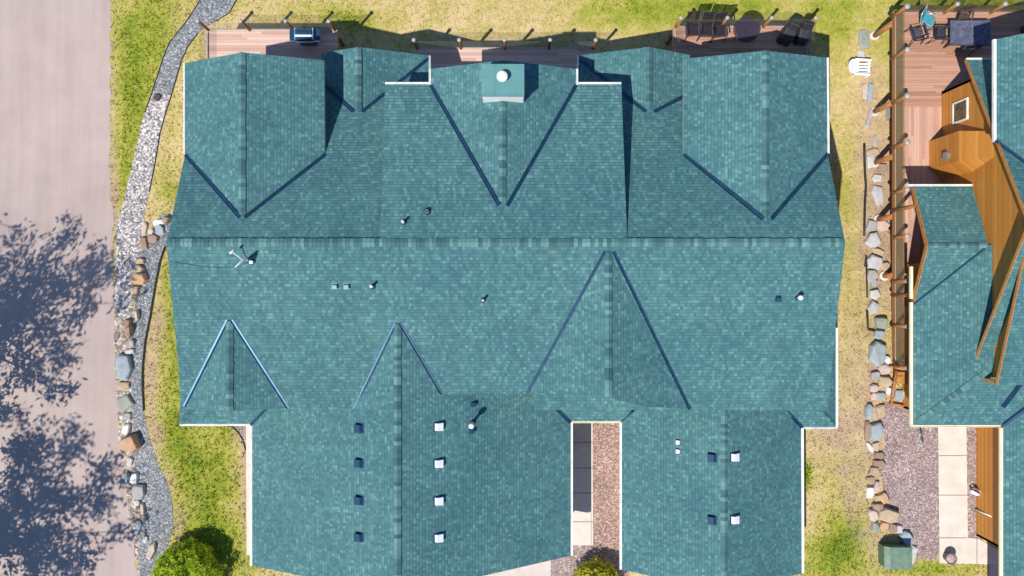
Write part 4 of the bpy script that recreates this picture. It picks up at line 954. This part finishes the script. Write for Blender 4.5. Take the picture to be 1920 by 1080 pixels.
STONES = {
 'stones along the left gravel path': [
 (294,182,12,13,20,.16,'dark','dark stone lying alone where the grey path meets the white gravel'),
 (299,432,15,20,-20,.16,'slate','slate blue slab nearest the left end of the roof ridge'),
 (297,417,22,11,-12,.12,'white','whitish flat stone on the lawn side above the slate slab by the roof ridge'),
 (311,413,12,14,30,.30,'brown','brown upright stone touching the roof edge above the path'),
 (283,434,11,11,0,.16,'pale','cream stone beside the dark gap left of the slate slab'),
 (270,429,10,22,10,.14,'pink','long pinkish stone at the right rim of the white gravel'),
 (286,447,17,15,0,.20,'brown','brown stone at the very top of the lower grey path'),
 (269,457,12,24,-8,.18,'brown','mauve brown stone between white gravel and the top of the lower path'),
 (262,490,15,12,0,.18,'tan','tan stone with dark pits, upper of the tan pair beside the lower path'),
 (260,506,17,16,20,.20,'tan','tan stone directly above the orange boulder with the dark crack'),
 (259,524,28,22,-15,.30,'orange','orange tan boulder with a dark crack under it, level with the antenna'),
 (252,546,13,22,12,.18,'tan','tapering tan stone below the orange tan boulder'),
 (256,592,8,19,-10,.22,'pink','thin pinkish stone in the tree shadow by the lower path'),
 (236,607,16,14,0,.26,'brown','rusty brown stone shaded by the tree beside the road'),
 (240,622,12,22,5,.34,'brown','brown upright stone standing in deep tree shadow'),
 (247,643,9,12,0,.16,'grey','small grey stone above the pale wedge and the big blue slab'),
 (243,659,17,9,-14,.14,'pale','pale wedge shaped stone on top of the big blue slab'),
 (230,690,27,48,-4,.30,'slate','biggest pale blue slab, a tall rectangle between road and lower path'),
 (231,724,24,15,0,.14,'tan','rubbly tan stone just below the biggest blue slab'),
 (234,756,32,28,-30,.18,'green','flat grey green slab with diagonal streaks below the tan rubble'),
 (239,781,14,14,0,.12,'grey','small grey stone between the grey green slab and the white stone'),
 (236,805,14,19,15,.22,'white','bright white stone just above the orange boulder'),
 (242,834,31,32,-30,.48,'orange','large orange boulder with a black shadow at the lower left bend of the path'),
 (243,866,9,18,15,.14,'pale','pale upright sliver below the large orange boulder'),
 (251,897,14,20,12,.20,'white','white block touching the teal tinted block by the road'),
 (239,896,11,18,-8,.18,'slate','teal tinted block half in the tree shadow at the road edge'),
 (260,923,23,28,5,.24,'grey','broad grey boulder below the white block'),
 (257,942,12,11,0,.16,'pale','pale small stone tucked under the broad grey boulder'),
 (259,959,11,20,0,.16,'tan','tan grey stone at the narrow waist of the path edge'),
 (267,955,7,22,-6,.18,'pink','narrow pink sliver against the lower grey path'),
 (259,990,9,27,22,.14,'slate','long slanting slate sliver low on the path edge'),
 (283,1033,14,32,18,.24,'pink','long pink stone just left of the round bright shrub'),
 (272,1012,9,14,20,.14,'pale','small pale stone above the long pink stone near the bright shrub')],
 'stones bordering the neighbouring yard': [
 (1621,73,19,38,-6,.12,'green','grey green flagstone highest on the lawn between the houses'),
 (1615,104,15,20,0,.10,'pale','pale flagstone just above the white lawn chair'),
 (1632,173,11,38,2,.16,'slate','slate blue plank shaped stone below the white lawn chair'),
 (1623,170,10,30,0,.08,'pink','pinkish flat stone left of the slate blue plank stone'),
 (1630,222,8,38,14,.10,'grey','long grey sliver slanting beside the second support log'),
 (1641,264,7,24,0,.10,'grey','thin grey stone between the second and third support logs'),
 (1636,286,24,14,-8,.16,'tan','flat tan stone touching the third support log'),
 (1633,303,14,24,0,.16,'pale','pale grey slab below the third support log'),
 (1656,316,18,18,0,.14,'brown','flat brown stone in front of the deck shade'),
 (1645,334,22,15,0,.16,'pale','pale stone with dark roots round it beside the deck'),
 (1647,366,20,38,-8,.14,'lilac','long pale lilac slab above the fourth support log'),
 (1635,424,20,22,0,.16,'grey','mottled grey stone left of the fourth support log'),
 (1657,424,24,20,0,.12,'pink','flat pinkish slab right below the fourth support log'),
 (1638,452,28,26,-40,.22,'lilac','lilac grey slab with a dark curved gap above it'),
 (1646,471,26,11,20,.14,'tan','narrow tan stone between two grey slabs, level with the ridge of the house'),
 (1642,493,30,26,10,.22,'lilac','large lilac slab just above the fifth support log'),
 (1660,500,18,17,0,.18,'tan','tan stone wedged between the lilac slab and the fifth support log'),
 (1635,518,18,24,10,.20,'grey','grey stone with a rounded top left of the fifth support log'),
 (1640,531,13,14,0,.14,'slate','small slate stone below the rounded grey one'),
 (1641,552,19,20,-8,.18,'pale','pale square block, upper of the square pair'),
 (1638,577,19,25,8,.18,'lilac','pale lilac block, lower of the square pair'),
 (1653,606,22,22,0,.30,'green','round greenish grey boulder right of the bent edging'),
 (1650,627,18,18,10,.22,'slate','blue grey stone leaning under the round greenish boulder'),
 (1647,664,30,40,14,.34,'slate','biggest blue grey boulder of the right border'),
 (1664,675,11,16,-20,.20,'white','whitish stone at the upper right of the biggest right boulder'),
 (1659,692,23,19,-20,.28,'pink','smooth pink boulder below the whitish stone'),
 (1642,705,17,17,0,.24,'grey','grey stone left of the tan boulder by the wooden step'),
 (1660,715,23,22,30,.28,'tan','tan boulder with a grey top beside the wooden step'),
 (1640,728,16,15,20,.20,'pink','pink stone under the grey one near the wooden step'),
 (1639,743,12,15,0,.20,'pink','lowest pink stone left of the slate wedge'),
 (1653,742,18,13,-10,.18,'slate','slate wedge beneath the tan boulder'),
 (1666,733,9,13,0,.18,'white','cream pebble leaning on the wooden step'),
 (1687,741,18,22,0,.16,'slate','slate stone lying inside the wooden step'),
 (1699,736,14,14,0,.20,'pink','pink stone between the wooden step and the cream gutter'),
 (1631,772,14,29,4,.30,'slate','upper pale blue upright slab below the dry lawn'),
 (1653,771,17,24,-12,.24,'tan','tan stone right of the upper pale blue slab'),
 (1644,808,25,33,6,.34,'slate','lower pale blue slab, the larger one at the edge of the pink gravel yard'),
 (1627,808,10,38,0,.18,'brown','long brown stone hugging the left of the lower pale blue slab'),
 (1632,839,6,20,-32,.14,'white','thin white shard pointing down to the lawn'),
 (1643,838,14,17,0,.16,'tan','tan stone right of the thin white shard'),
 (1650,854,19,14,10,.20,'brown','brown stone with a pale left rim above a dark crack'),
 (1649,869,22,14,0,.20,'brown','wide brown stone below the dark crack'),
 (1640,884,20,17,0,.20,'tan','tan stone halfway down the pink yard border'),
 (1632,898,15,9,0,.12,'brown','small flat reddish stone on the lawn side of the yard border'),
 (1644,912,11,19,10,.18,'pink','narrow pinkish stone above the tan rubble of the yard border'),
 (1632,924,14,21,0,.22,'white','white conical stone on the lawn side of the yard border'),
 (1648,934,15,12,0,.16,'tan','small tan stone above the cracked brown ones'),
 (1658,934,16,22,-20,.20,'orange','orange tan stone bulging into the pink gravel yard'),
 (1646,951,19,17,0,.22,'brown','brown block above the pink and big tan boulders'),
 (1638,966,15,22,-14,.26,'pink','pink white oval stone left of the big tan boulder'),
 (1666,967,37,24,14,.40,'tan','biggest tan boulder at the foot of the yard border'),
 (1658,988,18,17,0,.24,'orange','orange brown stone between the big tan boulder and the green box'),
 (1674,990,17,17,20,.22,'brown','brown stone right behind the green utility box'),
 (1642,988,15,18,0,.22,'green','mossy green stone at the left rear of the green utility box'),
 (1686,992,11,16,0,.16,'pale','pale stone at the right rear of the green utility box'),
 (1702,1010,19,27,-35,.26,'slate','pale blue slab slanting right of the green utility box'),
 (1710,1043,16,40,16,.18,'pale','long pale stone lowest on the right of the green utility box')],
}
def stone(px, py, wpx, hpx, rot, ht, key, label, group):
    g = G(px, py, ht*.6); sc = (H - g.z)/F; a, b = wpx*sc/2*1.17, hpx*sc/2*1.17
    rnd = random.Random(px*7919 + py); bm = bmesh.new()
    M = Matrix.Rotation(-R_(rot), 4, 'Z')
    n = rnd.randint(5, 7); off = rnd.uniform(0, 6.28)
    for i in range(n):
        an = off + i*2*math.pi/n + rnd.uniform(-.22, .22); r = rnd.uniform(.86, 1.06); e = .62
        c, s = math.cos(an), math.sin(an); x, y = math.copysign(abs(c)**e, c)*a*r, math.copysign(abs(s)**e, s)*b*r
        bm.verts.new(M @ Vector((x, y, -.12))); bm.verts.new(M @ Vector((x*.98, y*.98, ht*rnd.uniform(.35, .72))))
        bm.verts.new(M @ Vector((x*rnd.uniform(.68,.92), y*rnd.uniform(.68,.92), ht*rnd.uniform(.78, 1.08))))
    r_ = bmesh.ops.convex_hull(bm, input=bm.verts[:])
    bmesh.ops.delete(bm, geom=list({e for e in r_['geom_interior'] if isinstance(e, bmesh.types.BMVert)}), context='VERTS')
    bmesh.ops.bevel(bm, geom=bm.edges[:], offset=min(a, b)*.05, segments=1, affect='EDGES', profile=.6)
    bmesh.ops.recalc_face_normals(bm, faces=bm.faces[:])
    o = obj('stone', bm, RM[key], None); o.location = (g.x, g.y, zg(g.y)); return tag(o, label, 'stone', group)
for grp, rows in STONES.items():
    for r in rows: stone(*r, grp)

# ------------------------------------------------------------------ shrubs and trees
def leaf_mat(name, cols, trans=.35):
    m, ns, ls, b = mat(name); at_ = ns.new('ShaderNodeAttribute'); at_.attribute_name = 'shade'
    sp = ns.new('ShaderNodeSeparateColor'); ls.new(at_.outputs['Color'], sp.inputs[0])
    c = ramp(ns, ls, sp.outputs[0], cols); ls.new(c, b.inputs['Base Color']); b.inputs['Roughness'].default_value = .6
    tl = ns.new('ShaderNodeBsdfTranslucent'); ls.new(c, tl.inputs[0]); mx = ns.new('ShaderNodeMixShader'); mx.inputs[0].default_value = trans
    ls.new(b.outputs[0], mx.inputs[1]); ls.new(tl.outputs[0], mx.inputs[2]); ls.new(mx.outputs[0], ns['Material Output'].inputs[0]); return m
M_leafA = leaf_mat('bright_green_leaves', [(0, (.26,.40,.008)), (.5, (.44,.57,.014)), (1, (.56,.60,.04))], .45); M_leafB = leaf_mat('yellow_green_leaves', [(0, (.32,.34,.008)), (.5, (.48,.48,.014)), (1, (.55,.52,.04))])
M_leafT = leaf_mat('tree_leaves', [(0, (.03,.07,.012)), (.5, (.05,.11,.02)), (1, (.09,.15,.03))]); M_bark = plain('grey_bark', (.14,.11,.09), .9, 0, .3, 8, .5)
def leaves(name, m, spots, parent, size, seed, flat=.5):
    """many small folded leaves in one mesh; spots = (position, outward direction)"""
    rnd = random.Random(seed); vs, fs, sh = [], [], []
    for p, out in spots:
        s = size*rnd.uniform(.6, 1.25); nrm = (out*flat + Vector((rnd.gauss(0,1), rnd.gauss(0,1), rnd.gauss(0,1)+.4))*.5).normalized()
        a, b = frame_of(nrm); th = rnd.uniform(0, 6.28); a, b = a*math.cos(th)+b*math.sin(th), b*math.cos(th)-a*math.sin(th)
        i = len(vs); vs += [p - a*s, p + b*s*.42 + nrm*s*.12, p + a*s, p - b*s*.42 + nrm*s*.12]; fs += [(i,i+1,i+2),(i,i+2,i+3)]
        v = rnd.random(); sh += [v]*4
    me = bpy.data.meshes.new(name); me.from_pydata([tuple(v) for v in vs], [], fs)
    ca = me.color_attributes.new('shade', 'FLOAT_COLOR', 'POINT'); ca.data.foreach_set('color', [x for v in sh for x in (v, v, v, 1)])
    me.materials.append(m); o = bpy.data.objects.new(name, me); return link(o, parent)
def shrub(label, px, py, rad, ht, m, n, seed, leaf):
    g = G(px, py); t = thing('round_shrub', label, 'shrub', g); rnd = random.Random(seed); spots = []
    for i in range(n):
        d = Vector((rnd.gauss(0,1), rnd.gauss(0,1), rnd.gauss(0,1)))
        if d.z < -.35*d.length: d.z = -d.z
        d.normalize(); lump = 1 + .20*noise.noise(d*2.6 + Vector((seed,0,0))) + .16*noise.noise(d*6 + Vector((0,seed,0)))
        if noise.noise(d*4.2 + Vector((seed, 3, 1))) < -.30 and rnd.random() < .8: lump *= .62
        r = lump*(1 - .30*rnd.random()**2)
        spots.append((Vector((d.x*rad*r, d.y*rad*r, ht*.42 + d.z*ht*.56*r)), d))
    leaves('foliage', m, spots, t, leaf, seed, 1.15)
    def st(bm):
        for k in range(9): a = k*.7; tube(bm, [(.05*math.cos(a),.05*math.sin(a),-.05),(rad*.3*math.cos(a),rad*.3*math.sin(a),ht*.4),(rad*.6*math.cos(a),rad*.6*math.sin(a),ht*.7)], [.03,.022,.008], 6)
    part(t, 'stems', M_bark, st); return t
shrub('bright green round shrub at the bottom edge left of the garage', 366, 1066, 1.58, 1.8, M_leafA, 11000, 3, .085)
shrub('yellow green shrub between the two garage wings at the bottom edge', 1116, 1082, 1.15, 1.5, M_leafB, 6500, 5, .075)
g = G(1511, 892); t = thing('low_plant', 'low green plant against the right garage gutter', 'plant', g); rnd = random.Random(4)
leaves('foliage', M_leafA, [(Vector((rnd.gauss(0,.10), rnd.gauss(0,.32), abs(rnd.gauss(.12,.1)))), Vector((0,0,1))) for _ in range(260)], t, .06, 4)
part(t, 'stems', M_bark, lambda bm: [tube(bm, [(0,y,-.02),(.02,y*1.2,.2)], .01, 5) for y in (-.3,-.1,.1,.3)])
def tree(label, x, y, ht, rad, seed, nleaf, open_=.0, leaf=.16):
    z0 = zg(y); t = thing('leafy_tree', label, 'tree', (x, y, z0), 0, 'trees standing beyond the road'); rnd = random.Random(seed); tips = []
    bm = bmesh.new(); lean = Vector((rnd.uniform(-.4,.4), rnd.uniform(-.4,.4), 0))
    tube(bm, [(0,0,-.2), lean*.3 + Vector((0,0,ht*.25)), lean*.7 + Vector((0,0,ht*.55)), lean + Vector((0,0,ht*.9))], [.26,.2,.13,.03], 10)
    for k in range(26):
        f = rnd.uniform(.28, .88); b0 = lean*f + Vector((0,0,ht*f)); a = k*2.4 + rnd.uniform(-.3,.3); L = rad*rnd.uniform(.7,1.05)*math.sqrt(max(.12, 1 - ((f-.5)/.5)**2*.75))
        d = Vector((math.cos(a), math.sin(a), rnd.uniform(.12,.6))); q = [b0]
        for s in range(1, 5): q.append(b0 + d*L*s/4 + Vector((rnd.gauss(0,.12), rnd.gauss(0,.12), rnd.gauss(0,.1)+.05*s*s*.3)))
        tube(bm, q, [.075,.055,.04,.025,.01], 6, 0, False); tips += [(q[2],.5),(q[3],.8),(q[4],1.0)]
        for s in (1,2,3,4):
            for _ in range(3):
                e = q[s] + Vector((rnd.gauss(0,1), rnd.gauss(0,1), rnd.gauss(0,.6))).normalized()*rnd.uniform(.5,1.15)
                tube(bm, [q[s], (q[s]+e)/2 + Vector((0,0,.06)), e], [.02,.014,.005], 4, 0, False); tips.append((e, 1.0))
    trunk = obj('trunk', bm, M_bark, t)
    tips = [tp for tp in tips if rnd.random() > open_]; spots = []
    for _ in range(nleaf):
        c, w_ = tips[rnd.randrange(len(tips))]; d = Vector((rnd.gauss(0,1), rnd.gauss(0,1), rnd.gauss(0,.8))); spots.append((c + d*.26, d.normalized() if d.length > 0 else Vector((0,0,1))))
    leaves('crown', M_leafT, spots, t, leaf, seed, .3); return t
tree('leafy tree left of the road whose shadow falls across the middle of it', -28.4, -5.5, 11.5, 4.2, 11, 6000, .30, .17)
tree('broader tree left of the road whose shadow covers its lower part', -28.7, -16.6, 12.0, 4.8, 23, 10000, .20, .17)

# ------------------------------------------------------------------ grass blades on the lawns
def inside(poly, x, y):
    c = False; j = len(poly)-1
    for i in range(len(poly)):
        (xi, yi), (xj, yj) = poly[i], poly[j]
        if (yi > y) != (yj > y) and x < (xj-xi)*(y-yi)/(yj-yi) + xi: c = not c
        j = i
    return c
ROADP = road_edge + [(-420,1180),(-420,-120)]
YARD = [(1655,752),(1720,745),(1900,790),(1900,1058),(1761,1056),(1722,1048),(1708,1020),(1690,1000),(1672,960),(1655,925),(1652,870),(1658,830),(1640,775)]
BLOCK = [ROADP, LG, PA, PB, RB, YARD, [(425,790),(436,800),(448,812),(456,826),(463,845),(480,1042),(462,1042),(462,790)], [(1028,780),(1185,780),(1185,1140),(560,1140),(560,1010),(1028,1010)],
         [(365,300),(420,150),(560,110),(1400,110),(1490,180),(1530,500),(1500,790),(1460,800),(1460,1050),(530,1050),(520,800),(380,790)], [(1690,60),(1925,60),(1925,700),(1700,700)], [(1850,1056),(1925,1056),(1925,1085),(1850,1085)]]
BB = [(min(p[0] for p in b), max(p[0] for p in b), min(p[1] for p in b), max(p[1] for p in b)) for b in BLOCK]
rnd = random.Random(99); vs, fs, cov, shd = [], [], [], []
for _ in range(105000):
    px, py = rnd.uniform(195, 1935), rnd.uniform(-12, 1092)
    if any(a <= px <= b and c <= py <= d and inside(pl, px, py) for (a, b, c, d), pl in zip(BB, BLOCK)): continue
    g_, s_v = cover(px, py)
    if rnd.random() < s_v*.45: continue
    q = G(px, py); hgt = rnd.uniform(.045, .11)*(.75 + .5*clamp(g_)); v = rnd.uniform(.60, 1.40)
    for k in range(3):
        a = rnd.uniform(0, 6.28); w_ = rnd.uniform(.014, .030); lean = Vector((rnd.gauss(0,.035), rnd.gauss(0,.035), hgt)); o_ = Vector((rnd.uniform(-.05,.05), rnd.uniform(-.05,.05), 0)); d = Vector((math.cos(a), math.sin(a), 0))*w_
        i = len(vs); vs += [q+o_-d-Vector((0,0,.01)), q+o_+d-Vector((0,0,.01)), q+o_+lean]; fs.append((i,i+1,i+2)); cov += [(g_, s_v)]*3; shd += [v]*3
me = bpy.data.meshes.new('grass'); me.from_pydata([tuple(v) for v in vs], [], fs)
ca = me.color_attributes.new('cover', 'FLOAT_COLOR', 'POINT'); ca.data.foreach_set('color', [x for g_, s_v in cov for x in (g_, s_v, 0, 1)])
ca = me.color_attributes.new('shade', 'FLOAT_COLOR', 'POINT'); ca.data.foreach_set('color', [x for v in shd for x in (v, v, v, 1)])
me.materials.append(M_blade); gr = bpy.data.objects.new('grass', me); link(gr); gr['kind'] = 'stuff'
